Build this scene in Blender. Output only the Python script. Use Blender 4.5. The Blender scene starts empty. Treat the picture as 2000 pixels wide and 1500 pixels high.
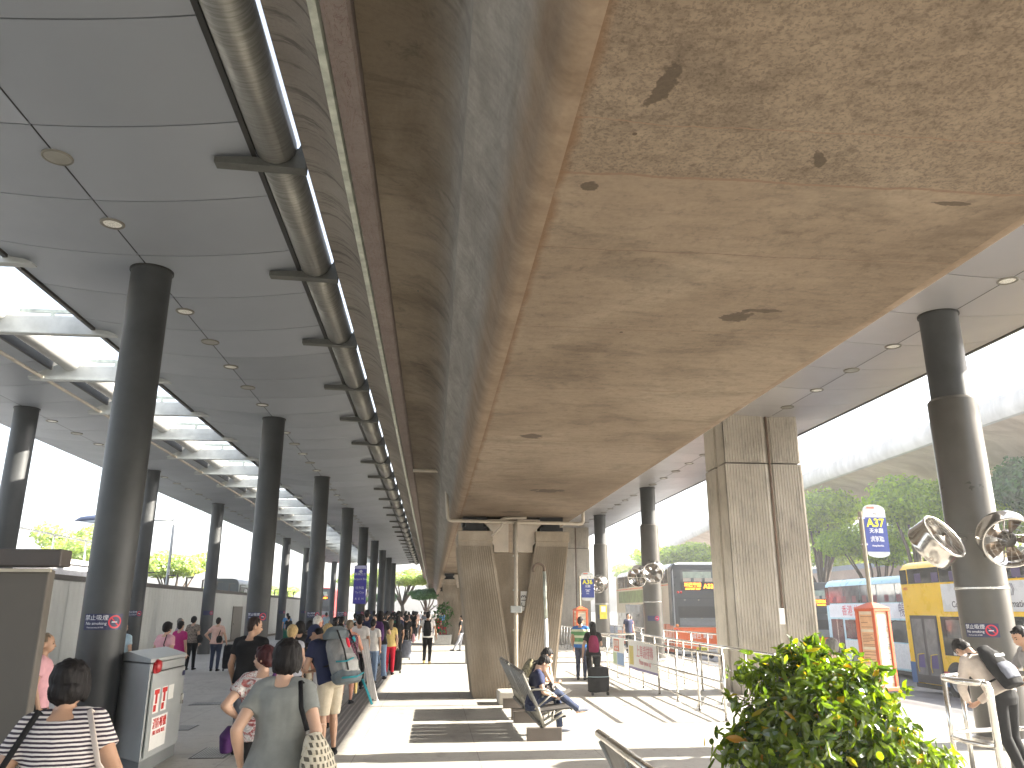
import bpy, bmesh, math, random
from mathutils import Vector, Matrix, noise
R = math.radians; PI = math.pi
random.seed(7)
SC = bpy.context.scene
# ------------------------------------------------------------------ camera, sky, sun, exposure
cam = bpy.data.objects.new("camera", bpy.data.cameras.new("camera"))
SC.collection.objects.link(cam); SC.camera = cam
cam.location = (0, 0, 1.7); cam.rotation_euler = (R(90+16.05), 0, R(-5.52))
cam.data.sensor_width = 36; cam.data.lens = 1540/2000*36; cam.data.clip_end = 3000; cam.data.clip_start = .05
GLARE_VEIL = .0014  # density of the added volume imitating veiling glare
SUN_EL = 30.0                      # the sun stands to the right (+X), a little beyond the platform
w = bpy.data.worlds.new("World"); SC.world = w; w.use_nodes = True
nt = w.node_tree; bg = nt.nodes["Background"]
sky = nt.nodes.new("ShaderNodeTexSky"); sky.sky_type = 'NISHITA'; sky.sun_disc = False
sky.sun_elevation = R(SUN_EL); sky.sun_rotation = R(89); sky.dust_density = 3.5; sky.air_density = 1.0; sky.ozone_density = 1.5
bw = nt.nodes.new("ShaderNodeRGBToBW"); nt.links.new(sky.outputs[0], bw.inputs[0])       # thin bright overcast veil: less blue
vm = nt.nodes.new("ShaderNodeMix"); vm.data_type = 'RGBA'; vm.inputs[0].default_value = .6; nt.links.new(sky.outputs[0], vm.inputs[6]); nt.links.new(bw.outputs[0], vm.inputs[7])
nt.links.new(vm.outputs[2], bg.inputs[0]); bg.inputs[1].default_value = .13
sl = bpy.data.lights.new("sun", 'SUN'); sl.energy = 5; sl.angle = R(.5); sl.color = (1, .93, .81)
so = bpy.data.objects.new("sun", sl); SC.collection.objects.link(so)
sd = Vector((math.cos(R(SUN_EL)), .015, math.sin(R(SUN_EL))))       # towards the sun
so.rotation_euler = sd.to_track_quat('Z', 'Y').to_euler(); so.location = (30, 0, 30)
SC.view_settings.view_transform = 'Standard'; SC.view_settings.look = 'None'
SC.view_settings.exposure = 2.68; SC.view_settings.gamma = 1
SC.cycles.max_bounces = 8; SC.cycles.diffuse_bounces = 5; SC.cycles.glossy_bounces = 4
SC.cycles.transmission_bounces = 4; SC.cycles.sample_clamp_indirect = 6; SC.cycles.use_denoising = True
SC.render.film_transparent = False

# ------------------------------------------------------------------ helpers
def tag(o, label=None, cat=None, group=None, kind=None):
    if label: o['label'] = label
    if cat: o['category'] = cat
    if group: o['group'] = group
    if kind: o['kind'] = kind
    return o
def thing(name, label, cat, loc=(0, 0, 0), rz=0, group=None, scale=1):
    o = bpy.data.objects.new(name, None); SC.collection.objects.link(o)
    o.location = loc; o.rotation_euler = (0, 0, rz); o.scale = (scale,)*3; o.empty_display_size = .1
    return tag(o, label, cat, group)
def link(name, me, parent=None, mats=None, smooth=False):
    o = bpy.data.objects.new(name, me); SC.collection.objects.link(o)
    if parent: o.parent = parent
    if mats is not None:
        if len(me.materials): me.materials.clear()
        for m in (mats if isinstance(mats, (list, tuple)) else [mats]): me.materials.append(m)
    if smooth:
        me.polygons.foreach_set('use_smooth', [True]*len(me.polygons))
    return o
def copy_tree(o, parent=None):
    c = o.copy(); SC.collection.objects.link(c); c.parent = parent
    for ch in list(o.children): copy_tree(ch, c)
    return c
class MB:
    def __init__(s): s.v = []; s.f = []; s.mi = []; s.T = Matrix.Identity(4); s.m = 0
    def add(s, vs, fs):
        b = len(s.v); s.v += [tuple(s.T @ Vector(p)) for p in vs]
        s.f += [tuple(i+b for i in f) for f in fs]; s.mi += [s.m]*len(fs); return s
    def box(s, x0, x1, y0, y1, z0, z1):
        return s.add([(x0,y0,z0),(x1,y0,z0),(x1,y1,z0),(x0,y1,z0),(x0,y0,z1),(x1,y0,z1),(x1,y1,z1),(x0,y1,z1)],
                     [(0,3,2,1),(4,5,6,7),(0,1,5,4),(1,2,6,5),(2,3,7,6),(3,0,4,7)])
    def hexa(s, a, b):            # two quads (lower, upper) of four corners each
        return s.add(list(a)+list(b), [(0,3,2,1),(4,5,6,7),(0,1,5,4),(1,2,6,5),(2,3,7,6),(3,0,4,7)])
    def tube(s, pts, r, n=8, cap=True, hint=None):
        pts = [Vector(p) for p in pts]; k = len(pts); rs = r if isinstance(r, (list, tuple)) else [r]*k
        vs = []; ref = None
        for i, p in enumerate(pts):
            d = (pts[min(i+1, k-1)]-pts[max(i-1, 0)])
            d = d.normalized() if d.length > 1e-9 else Vector((0, 0, 1))
            if ref is None:
                ref = Vector(hint) if hint else (Vector((1, 0, 0)) if abs(d.x) < .9 else Vector((0, 1, 0)))
            u = (ref-d*ref.dot(d))
            u = u.normalized() if u.length > 1e-6 else d.orthogonal().normalized()
            ref = u; v = d.cross(u)
            rr = rs[i]; ra, rb = rr if isinstance(rr, (list, tuple)) else (rr, rr)
            for j in range(n):
                a = 2*PI*j/n; vs.append(p+u*(math.cos(a)*ra)+v*(math.sin(a)*rb))
        fs = [(i*n+j, i*n+(j+1) % n, (i+1)*n+(j+1) % n, (i+1)*n+j) for i in range(k-1) for j in range(n)]
        if cap: fs += [tuple(range(n-1, -1, -1)), tuple((k-1)*n+j for j in range(n))]
        return s.add(vs, fs)
    def lathe(s, prof, n=24, c=(0, 0, 0)):      # (r,z) list round z
        vs = [(c[0]+r*math.cos(2*PI*j/n), c[1]+r*math.sin(2*PI*j/n), c[2]+z) for r, z in prof for j in range(n)]
        k = len(prof)
        return s.add(vs, [(i*n+j, i*n+(j+1) % n, (i+1)*n+(j+1) % n, (i+1)*n+j) for i in range(k-1) for j in range(n)])
    def ell(s, c, r, n=12, m=8, rot=None):
        vs = []; Q = rot or Matrix.Identity(3); c = Vector(c)
        for i in range(m+1):
            t = PI*i/m
            for j in range(n):
                a = 2*PI*j/n
                vs.append(c+Q @ Vector((r[0]*math.sin(t)*math.cos(a), r[1]*math.sin(t)*math.sin(a), r[2]*math.cos(t))))
        fs = [(i*n+j, (i+1)*n+j, (i+1)*n+(j+1) % n, i*n+(j+1) % n) for i in range(m) for j in range(n)]
        return s.add(vs, fs)
    def extr(s, prof, y0, y1, closed=True, ny=1, cap=True):   # (x,z) profile pulled along y
        k = len(prof); vs = [(x, y0+(y1-y0)*i/ny, z) for i in range(ny+1) for x, z in prof]
        kk = k if closed else k-1
        fs = [(i*k+j, i*k+(j+1) % k, (i+1)*k+(j+1) % k, (i+1)*k+j) for i in range(ny) for j in range(kk)]
        if closed and cap: fs += [tuple(range(k-1, -1, -1)), tuple(ny*k+j for j in range(k))]
        return s.add(vs, fs)
    def ribs(s, bl, br, tl, tr, nrm, n, d=.02, duty=.5):      # raised ribs running from bottom edge to top edge
        bl, br, tl, tr, nrm = map(Vector, (bl, br, tl, tr, nrm))
        for i in range(n):
            a = (i+.5-duty/2)/n; b = (i+.5+duty/2)/n; e = .22*(b-a)
            q = [bl.lerp(br, a)-nrm*.01, bl.lerp(br, b)-nrm*.01, tl.lerp(tr, b)-nrm*.01, tl.lerp(tr, a)-nrm*.01]
            h = [bl.lerp(br, a+e)+nrm*d, bl.lerp(br, b-e)+nrm*d, tl.lerp(tr, b-e)+nrm*d, tl.lerp(tr, a+e)+nrm*d]
            s.hexa(q, h)
        return s
    def mesh(s, name, merge=False):
        me = bpy.data.meshes.new(name); me.from_pydata(s.v, [], s.f)
        bm = bmesh.new(); bm.from_mesh(me)
        for f, i in zip(bm.faces, s.mi): f.material_index = i
        if merge: bmesh.ops.remove_doubles(bm, verts=bm.verts, dist=1e-5)
        bmesh.ops.recalc_face_normals(bm, faces=bm.faces); bm.to_mesh(me); bm.free(); return me
    def build(s, name, mats, parent=None, smooth=False, bevel=0, merge=False):
        o = link(name, s.mesh(name, merge), parent, mats, smooth)
        if bevel:
            md = o.modifiers.new('bevel', 'BEVEL'); md.width = bevel; md.segments = 2; md.limit_method = 'ANGLE'; md.angle_limit = R(40)
            md.harden_normals = False
        return o
def autosmooth(o, ang=40):
    me = o.data; bm = bmesh.new(); bm.from_mesh(me)
    for e in bm.edges: e.smooth = (len(e.link_faces) == 2 and e.calc_face_angle(0) < R(ang))
    for f in bm.faces: f.smooth = True
    bm.to_mesh(me); bm.free(); return o
def text_mesh(s, size, ext=.0015, align='CENTER', bold=0, sx=1):
    c = bpy.data.curves.new('lettering', 'FONT'); c.body = s; c.size = size; c.extrude = ext; c.align_x = align; c.align_y = 'CENTER'
    c.offset = bold; c.resolution_u = 3
    o = bpy.data.objects.new('lettering', c); SC.collection.objects.link(o)
    dg = bpy.context.evaluated_depsgraph_get()
    me = bpy.data.meshes.new_from_object(o.evaluated_get(dg))
    bpy.data.objects.remove(o); bpy.data.curves.remove(c)
    if sx != 1: me.transform(Matrix.Diagonal((sx, 1, 1, 1)))
    return me
def text(s, size, m, parent, loc, rot=(PI/2, 0, 0), name='lettering', **k):
    o = link(name, text_mesh(s, size, **k), parent, m); o.location = loc; o.rotation_euler = rot; return o

# ------------------------------------------------------------------ materials
class NT:
    def __init__(s, name):
        s.m = bpy.data.materials.new(name); s.m.use_nodes = True; s.t = s.m.node_tree; s.b = s.t.nodes["Principled BSDF"]
        s.co = s.t.nodes.new("ShaderNodeTexCoord").outputs['Object']
    def n(s, kind, **k):
        x = s.t.nodes.new(kind)
        for a, v in k.items(): setattr(x, a, v)
        return x
    def lk(s, a, b): s.t.links.new(a, b)
    def map(s, sc=(1, 1, 1), rot=(0, 0, 0), loc=(0, 0, 0)):
        m = s.n("ShaderNodeMapping"); m.inputs['Scale'].default_value = sc; m.inputs['Rotation'].default_value = rot; m.inputs['Location'].default_value = loc
        s.lk(s.co, m.inputs[0]); return m.outputs[0]
    def noise(s, scale, vec=None, detail=6, rough=.6, dist=0):
        x = s.n("ShaderNodeTexNoise"); x.inputs['Scale'].default_value = scale; x.inputs['Detail'].default_value = detail
        x.inputs['Roughness'].default_value = rough; x.inputs['Distortion'].default_value = dist
        s.lk(vec if vec is not None else s.co, x.inputs['Vector']); return x.outputs['Fac']
    def ramp(s, fac, stops):
        r = s.n("ShaderNodeValToRGB"); e = r.color_ramp.elements
        while len(e) < len(stops): e.new(.5)
        for q, (p, c) in zip(e, stops):
            q.position = p; q.color = (c, c, c, 1) if isinstance(c, (int, float)) else (*c, 1)
        s.lk(fac, r.inputs[0]); return r.outputs[0]
    def mix(s, fac, a, b, mode='MIX'):
        x = s.n("ShaderNodeMix", data_type='RGBA', blend_type=mode)
        for v, i in ((fac, 0), (a, 6), (b, 7)):
            if isinstance(v, (int, float)): x.inputs[i].default_value = v if i == 0 else (v, v, v, 1)
            elif isinstance(v, tuple): x.inputs[i].default_value = (*v, 1)
            else: s.lk(v, x.inputs[i])
        return x.outputs[2]
    def math(s, op, a, b=0.0, c=None):
        x = s.n("ShaderNodeMath", operation=op)
        for i, v in enumerate((a, b) if c is None else (a, b, c)):
            if isinstance(v, (int, float)): x.inputs[i].default_value = v
            else: s.lk(v, x.inputs[i])
        return x.outputs[0]
    def sep(s, vec=None):
        x = s.n("ShaderNodeSeparateXYZ"); s.lk(vec if vec is not None else s.co, x.inputs[0]); return x.outputs
    def bump(s, h, st=.3, d=.01):
        x = s.n("ShaderNodeBump"); x.inputs['Strength'].default_value = st; x.inputs['Distance'].default_value = d
        s.lk(h, x.inputs['Height']); s.lk(x.outputs[0], s.b.inputs['Normal'])
    def col(s, c):
        if isinstance(c, tuple): s.b.inputs['Base Color'].default_value = (*c, 1)
        else: s.lk(c, s.b.inputs['Base Color'])
    def set(s, rough=None, metal=None, spec=None, emit=None, es=1, alpha=None, trans=None, coat=None):
        i = s.b.inputs
        if rough is not None:
            if isinstance(rough, (int, float)): i['Roughness'].default_value = rough
            else: s.lk(rough, i['Roughness'])
        if metal is not None: i['Metallic'].default_value = metal
        if spec is not None: i['Specular IOR Level'].default_value = spec
        if coat is not None: i['Coat Weight'].default_value = coat
        if emit is not None: i['Emission Color'].default_value = (*emit, 1); i['Emission Strength'].default_value = es
        return s.m
_mc = {}
def mat(name, c, rough=.6, metal=0, var=.12, scale=6, bump=0, bscale=60, spec=.5, emit=None, es=1, stretch=(1, 1, 1), coat=None):
    if name in _mc: return _mc[name]
    t = NT(name)
    if var:
        f = t.noise(scale, t.map(stretch))
        t.col(t.ramp(f, [(.3, tuple(x*(1-var) for x in c)), (.7, tuple(min(1, x*(1+var)) for x in c))]))
        t.lk(t.ramp(f, [(.3, max(0, rough-.08)), (.7, min(1, rough+.08))]), t.b.inputs['Roughness'])
    else: t.col(c); t.set(rough=rough)
    t.set(metal=metal, spec=spec, emit=emit, es=es, coat=coat)
    if bump: t.bump(t.noise(bscale, t.map(stretch)), bump, .004)
    _mc[name] = t.m; return t.m

def concrete_girder(name, kind):
    t = NT(name); x, y, z = t.sep()
    big = t.noise(.55, t.map((1, .8, 1)), 5, .55, .4); mid = t.noise(3.2, None, 7, .7); fine = t.noise(38, None, 4, .6)
    if kind == 'soffit':
        base = t.ramp(big, [(.36, (.150, .113, .081)), (.5, (.192, .148, .108)), (.64, (.234, .186, .139))])
        # older segment nearest the viewer: pock marks and mottling; beyond the cast joint it is smoother
        near = t.ramp(t.math('ADD', y, t.math('MULTIPLY', mid, .12)), [(.0, 1.0), (1.0, 1.0)])
        jy = t.math('ADD', y, t.math('MULTIPLY', t.noise(2.5), .10))
        seg = t.math('LESS_THAN', jy, 3.24)
        pock = t.ramp(t.noise(55, t.map((1, 1, 1)), 3, .75, .3), [(.40, .45), (.50, 1.0)])
        pock2 = t.ramp(t.noise(14, None, 7, .8), [(.36, .6), (.56, 1.0)])
        base = t.mix(t.math('MULTIPLY', seg, .6), base, t.mix(1.0, base, t.mix(1.0, pock, pock2, 'MULTIPLY'), 'MULTIPLY'))
        # grain drawn across the deck by the form boards
        gr = t.ramp(t.noise(5, t.map((.8, 3.2, 1)), 7, .75), [(.36, .82), (.5, 1.0), (.64, 1.08)])
        base = t.mix(.8, base, gr, 'MULTIPLY')
        base = t.mix(.85, base, t.ramp(t.noise(1.7, t.map((.8, 1.3, 1)), 6, .7, .5), [(.40, .78), (.49, 1.0)]), 'MULTIPLY')
        base = t.mix(.6, base, t.ramp(t.noise(11, t.map((1, 1, 1), (0, 0, 0), (4, 2, 0)), 8, .8), [(.39, .68), (.47, 1.0)]), 'MULTIPLY')
        v_ = t.n('ShaderNodeTexVoronoi'); v_.inputs['Scale'].default_value = 1.6; t.lk(t.co, v_.inputs['Vector']); base = t.mix(t.math('LESS_THAN', v_.outputs['Distance'], .022), base, (.07, .05, .035))
        # joint lines across the deck
        for yy, wd, dk in ((2.83, .004, .9), (3.24, .010, .85), (4.03, .004, .7), (5.3, .004, .75), (6.9, .004, .72), (9.2, .006, .65), (12.4, .006, .65), (15.2, .006, .7), (23.1, .01, .7), (30.7, .01, .7)):
            dline = t.math('ABSOLUTE', t.math('SUBTRACT', jy, yy))
            base = t.mix(t.math('LESS_THAN', dline, wd), base, (.35*dk*.55, .26*dk*.5, .18*dk*.5))
        wobble = t.math('MULTIPLY', t.math('SUBTRACT', t.noise(6, None, 5, .7), .5), 1.0)
        for sx, sy, rx, ry, an in ((1.68, 2.99, .028, .075, -.5), (2.03, 4.93, .11, .10, .3), (2.18, 4.80, .14, .03, .2), (1.10, 8.91, .13, .12, 0), (1.9, 13.2, .3, .2, 0), (.83, 2.55, .05, .12, .2), (1.6, 16.2, .25, .12, 0), (.70, 3.32, .05, .05, 0), (2.5, 3.3, .10, .02, 0)):
            dx = t.math('DIVIDE', t.math('SUBTRACT', t.math('ADD', x, t.math('MULTIPLY', t.math('SUBTRACT', y, sy), an)), sx), rx)
            dy = t.math('DIVIDE', t.math('SUBTRACT', y, sy), ry)
            d = t.math('ADD', t.math('SQRT', t.math('ADD', t.math('MULTIPLY', dx, dx), t.math('MULTIPLY', dy, dy))), t.math('MULTIPLY', wobble, 3.0))
            base = t.mix(t.ramp(d, [(.86, .85), (1.0, 0.0)]), base, (.06, .045, .032))
        edge = t.ramp(t.math('ADD', x, t.math('MULTIPLY', t.noise(4), .10)), [(.585, .8), (.63, 0)])
        base = t.mix(edge, base, (.13, .075, .04))
    elif kind == 'side':      # rounded edge, side face and cantilever soffit are one cast surface: brown, grey and brown again
        n1 = t.noise(2.2, t.map((1, 1.6, 1)), 7, .7, .4); zz = t.math('ADD', z, t.math('MULTIPLY', t.math('SUBTRACT', t.noise(2.6, t.map((1, 1.0, .3)), 6, .7), .5), .16))
        fi = t.ramp(n1, [(.36, (.155, .112, .077)), (.5, (.19, .141, .100)), (.64, (.225, .172, .126))])
        we = t.ramp(t.noise(3.0, t.map((2.2, .42, .8)), 8, .72, .8), [(.36, (.165, .153, .138)), (.5, (.208, .194, .176)), (.64, (.255, .24, .219))])
        we = t.mix(.3, we, t.ramp(t.noise(8, t.map((1, 2.2, .15)), 6, .7), [(.40, .6), (.55, 1.0)]), 'MULTIPLY')
        un = t.ramp(t.noise(.9, t.map((1, .8, 1)), 6, .65, .4), [(.38, (.115, .093, .068)), (.5, (.15, .124, .094)), (.62, (.185, .155, .120))])
        un = t.mix(.75, un, t.ramp(t.noise(3.0, t.map((.6, 1.5, .6)), 8, .8, 1.0), [(.38, .68), (.49, 1.0), (.65, 1.12)]), 'MULTIPLY')
        un = t.mix(t.ramp(t.noise(1.7, None, 8, .75, 1.2), [(.59, 0), (.66, .55)]), un, (.045, .042, .030))
        base = t.mix(t.ramp(t.math('SUBTRACT', zz, 3.6), [(.22, 0), (.42, 1)]), fi, we)
        base = t.mix(t.ramp(t.math('SUBTRACT', zz, 4.0), [(.44, 0), (.70, 1)]), base, un)
        dk = t.math('MULTIPLY', t.ramp(t.noise(2.0, t.map((.3, 1.7, .3)), 6, .7), [(.52, 0), (.62, .55)]), t.ramp(t.math('ABSOLUTE', t.math('SUBTRACT', zz, 4.58)), [(.05, 1), (.20, 0)]))
        base = t.mix(dk, base, (.05, .044, .036))
    elif kind == 'parapet':
        base = t.ramp(big, [(.38, (.19, .17, .15)), (.62, (.29, .265, .235))])
        st = t.ramp(t.noise(4.5, t.map((.25, 2.4, .25)), 7, .7, .5), [(.38, .40), (.47, 1.0)])
        base = t.mix(.75, base, st, 'MULTIPLY')
    elif kind == 'fascia':
        base = t.ramp(mid, [(.3, (.145, .12, .11)), (.7, (.19, .16, .15))])
        cr = t.noise(1.6, t.map((4, 1.0, 1)), 8, .65, 3.5)
        base = t.mix(t.ramp(t.math('ABSOLUTE', t.math('SUBTRACT', cr, .5)), [(.0, .8), (.010, 0)]), base, (.09, .04, .03))
    elif kind == 'pier':
        base = t.ramp(big, [(.36, (.29, .24, .18)), (.64, (.43, .37, .30))])
        base = t.mix(.7, base, t.ramp(t.noise(2.5, t.map((1, 1, .3)), 6, .7), [(.32, .6), (.6, 1.0)]), 'MULTIPLY')
    elif kind == 'bigpier':
        base = t.ramp(big, [(.36, (.40, .36, .30)), (.64, (.54, .50, .43))])
        base = t.mix(.7, base, t.ramp(t.noise(2.5, t.map((1.5, 1.5, .5)), 7, .75), [(.38, .68), (.5, 1.0)]), 'MULTIPLY')
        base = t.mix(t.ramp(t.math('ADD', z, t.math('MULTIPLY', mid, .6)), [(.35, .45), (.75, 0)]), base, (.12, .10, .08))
    elif kind == 'viaduct':
        base = t.ramp(t.noise(.25, t.map((1, 2, 1)), 6, .6, 1), [(.38, (.50, .40, .33)), (.62, (.68, .58, .50))])
    elif kind == 'viaduct_edge':
        base = t.ramp(t.noise(.6, t.map((1, 1, .2)), 6, .7, .5), [(.38, (.50, .49, .48)), (.62, (.66, .65, .64))])
    base = t.mix(.5, base, t.ramp(fine, [(.3, .78), (.6, 1.0)]), 'MULTIPLY')
    t.col(base); t.set(rough=.9, spec=.25)
    t.bump(t.mix(.5, fine, mid), .12 if kind == 'side' else .35, .012)
    return t.m
CON = {k: concrete_girder('concrete '+k, k) for k in ('soffit', 'side', 'parapet', 'fascia', 'pier', 'bigpier', 'viaduct', 'viaduct_edge')}

def paving():
    t = NT('paving'); x, y, z = t.sep()
    big = t.noise(.35, None, 5, .6, .5); mid = t.noise(2.5, None, 7, .7); fine = t.noise(60, None, 3, .6)
    base = t.ramp(big, [(.3, (.31, .295, .265)), (.7, (.42, .40, .36))])
    base = t.mix(.6, base, t.ramp(mid, [(.3, .72), (.6, 1.0)]), 'MULTIPLY')
    base = t.mix(.5, base, t.ramp(fine, [(.3, .8), (.6, 1.0)]), 'MULTIPLY')
    base = t.mix(t.ramp(t.noise(1.1, t.map((1, .35, 1)), 5, .6, 2.0), [(.56, 0), (.68, .4)]), base, (.17, .155, .135))
    base = t.mix(.7, base, t.ramp(t.noise(7, None, 8, .8), [(.37, .62), (.47, 1.0)]), 'MULTIPLY')
    v_ = t.n('ShaderNodeTexVoronoi'); v_.inputs['Scale'].default_value = 2.2; t.lk(t.co, v_.inputs['Vector']); base = t.mix(t.math('LESS_THAN', v_.outputs['Distance'], .045), base, (.10, .09, .085))
    def line(v, step, off, wd):
        f = t.math('ABSOLUTE', t.math('SUBTRACT', t.math('FRACT', t.math('DIVIDE', t.math('ADD', v, off), step)), .5))
        return t.math('LESS_THAN', f, wd/step)
    ln = t.math('MAXIMUM', line(x, 1.5, .15, .005), line(y, 1.5, .3, .005))
    base = t.mix(t.math('MULTIPLY', ln, .65), base, (.10, .09, .08))
    t.col(base); t.lk(t.ramp(mid, [(.3, .45), (.7, .7)]), t.b.inputs['Roughness'])
    t.bump(t.mix(.5, fine, mid), .15, .006); return t.m
PAVE = paving()
def asphalt():
    t = NT('asphalt'); f = t.noise(.8, None, 6, .6, .6)
    base = t.ramp(f, [(.3, (.085, .085, .092)), (.7, (.13, .13, .138))])
    base = t.mix(.6, base, t.ramp(t.noise(90, None, 2), [(.3, .7), (.6, 1.0)]), 'MULTIPLY')
    t.col(base); t.set(rough=.85); t.bump(t.noise(80), .4, .008); return t.m
ASPH = asphalt()
def panel_mat(name, c, rough, metal):
    t = NT(name); geo = t.n("ShaderNodeNewGeometry"); f = geo.outputs['Random Per Island']
    t.col(t.ramp(f, [(0, tuple(x*.90 for x in c)), (1, tuple(x*1.08 for x in c))])); t.lk(t.ramp(t.noise(1.5), [(.3, rough-.05), (.7, rough+.08)]), t.b.inputs['Roughness']); t.set(metal=metal)
    t.bump(t.noise(1.2, None, 2), .12, .02); return t.m
M_panel = panel_mat('grey aluminium ceiling panel', (.33, .355, .39), .50, .35)
M_panel_r = panel_mat('pale aluminium ceiling panel', (.48, .47, .475), .36, .55)
M_dark = mat('dark steel', (.045, .045, .042), .5, .3, .2, 4)
M_column = mat('dark grey painted column', (.050, .053, .055), .5, .05, .35, 1.3, .08, 80)
M_column_l = mat('bronze grey metal cladding', (.085, .08, .072), .34, .45, .12, 2.5)
def tube_metal():
    t = NT('zinc tube metal')
    f = t.noise(3, t.map((1, 12, 1)), 6, .7); g = t.noise(.8)
    base = t.ramp(f, [(.38, (.24, .235, .21)), (.6, (.36, .355, .33))])
    t.col(t.mix(.3, base, t.ramp(g, [(.3, .6), (.7, 1.0)]), 'MULTIPLY')); t.set(rough=.42, metal=.55); return t.m
M_tube = tube_metal()
M_galv = mat('galvanised steel strip', (.42, .45, .40), .45, .6, .35, 9)
M_bracket = mat('weathered grey steel bracket', (.12, .122, .11), .6, .3, .3, 5, .1)
M_white = mat('white paint', (.78, .78, .76), .4, 0, .05)
M_steel = mat('stainless steel', (.62, .60, .56), .22, .95, .08, 8)
M_black = mat('black rubber', (.015, .015, .016), .6, 0, .2)
M_grey = mat('grey painted metal', (.36, .37, .36), .45, .1, .08, 3, .05)

# ------------------------------------------------------------------ the setting: ground, road, pavement
def struct(o, label=None): o['kind'] = 'structure'; return o
g = MB(); g.add([(-700, -300, -1.35), (900, -300, -1.35), (900, 1600, -1.35), (-700, 1600, -1.35)], [(0, 1, 2, 3)])
struct(g.build('ground', mat('dry ground', (.20, .19, .16), .9, 0, .2, .05)))
g = MB(); g.box(-11.7, 9.35, -14, 190, -.16, 0); struct(g.build('pavement', PAVE))
g = MB(); g.box(9.352, 9.55, -14, 190, -.30, -.012); struct(g.build('kerb', mat('kerb stone', (.42, .41, .38), .8, 0, .15, 5, .2)))
g = MB(); n = 24
pr_ = [(9.552, -.16), (12, -.42), (14.5, -.72), (17, -.98), (20, -1.1), (46, -1.15)]
g.extr(pr_, -14, 190, closed=False, ny=12); struct(g.build('road', ASPH, smooth=True))
g = MB(); g.add([(-40, -14, -.17), (-11.72, -14, -.17), (-11.72, 190, -.17), (-40, 190, -.17)], [(0, 1, 2, 3)]); struct(g.build('road', ASPH))
g = MB(); g.add([(-11.7, -60, -.02), (9.35, -60, -.02), (9.35, -14, -.02), (-11.7, -14, -.02)], [(0, 1, 2, 3)]); struct(g.build('pavement', PAVE))
# dark slotted drain strip along the walkway
g = MB(); g.box(-1.62, -1.18, -14, 120, .001, .004)
dr = struct(g.build('drain_strip', mat('dark paving strip', (.13, .125, .12), .7, 0, .2, 6, .2)))
g = MB()
for i in range(5):
    xx = -1.60+i*.088; g.box(xx, xx+.026, -14, 120, .0045, .012)
g.build('drain_bar', mat('worn drain bar', (.21, .20, .185), .7, 0, .2, 7), dr)
g = MB(); g.box(9.7, 9.78, -14, 190, -.172, -.165)
# painted lane line on the road
g = MB(); g.extr([(11.4, -.352), (11.55, -.368)], -14, 190, closed=False); struct(g.build('road_marking', mat('road paint', (.6, .6, .57), .7, 0, .2, 8)))

# ------------------------------------------------------------------ concrete flyover girder
Y0, Y1 = -14, 150
fly = thing('concrete_flyover', 'long brown concrete box girder flyover with stained flat soffit overhead', 'flyover')
ws = .52; we = 2.98; zs = 3.65
def fil(cx, cz, r, a0, a1, n=6): return [(cx+r*math.cos(R(a0+(a1-a0)*i/n)), cz+r*math.sin(R(a0+(a1-a0)*i/n))) for i in range(n+1)]
left = [(ws+.01, zs)] + fil(ws-.02, zs+.11, .11, 270, 195, 6)[1:] + [(.32, 3.98), (.19, 4.18)] + fil(-.33, 4.32, .44, -5, 88, 7)
left += [(-.42, 4.775), (-.50, 4.785)]
mid = (ws+we)/2
right_ = [(2*mid-x, z) for x, z in left]
prof = left+[(-.50, 4.95), (4.0, 4.95)]+list(reversed(right_))
g = MB(); ny = 40
kk = len(prof)
def matidx(j):
    # index of the material of profile segment j -> j+1
    L = len(left)
    def side(i): return 1 if i < 5 else (2 if i < 12 else 3)
    if j < L-1: return side(j)
    if j >= kk-L: return side(kk-2-j) if j < kk-1 else 0
    return 3
for j in range(kk):
    g.m = matidx(j); a = prof[j]; b = prof[(j+1) % kk]
    vs = [(a[0], Y0+(Y1-Y0)*i/ny, a[1]) for i in range(ny+1)]+[(b[0], Y0+(Y1-Y0)*i/ny, b[1]) for i in range(ny+1)]
    g.add(vs, [(i, ny+1+i, ny+2+i, i+1) for i in range(ny)])
g.m = 3; g.add([(x, Y0, z) for x, z in prof], [tuple(range(kk))]); g.add([(x, Y1, z) for x, z in prof], [tuple(range(kk))])
o = g.build('girder', [CON['soffit'], CON['side'], CON['side'], CON['side']], fly, merge=True); autosmooth(o, 35)
g = MB(); g.box(-.505, 4.005, Y0, Y1, 4.953, 5.1); g.build('deck_slab', CON['side'], fly)
for sgn, nm in ((1, 'a'), (-1, 'b')):
    X = (lambda x: x) if sgn == 1 else (lambda x: 2*mid-x)
    g = MB(); g.extr([(X(-.503), 4.952), (X(-.503), 4.69), (X(-.52), 4.665), (X(-.655), 4.665), (X(-.655), 4.952)], Y0, Y1)
    g.build('fascia_beam', CON['fascia'], fly)
    g = MB(); g.extr([(X(-.658), 4.70), (X(-.672), 4.655), (X(-.715), 4.655), (X(-.715), 4.70)], Y0, Y1); g.build('galvanised_strip', M_galv, fly)
    cur = [(X(-.718-.60*(1-math.cos(R(a)))), 4.66+1.15*math.sin(R(a))) for a in range(0, 91, 9)]
    g = MB(); g.extr(cur+[(X(-1.32), 6.62), (X(-1.05), 6.62), (X(-1.0), 5.85), (X(-.70), 5.2), (X(-.66), 4.96), (X(-.70), 4.78)], Y0, Y1); o = g.build('parapet_panel', CON['parapet'], fly); autosmooth(o, 30)  # unseen upper part added to block sun from the front columns
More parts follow.
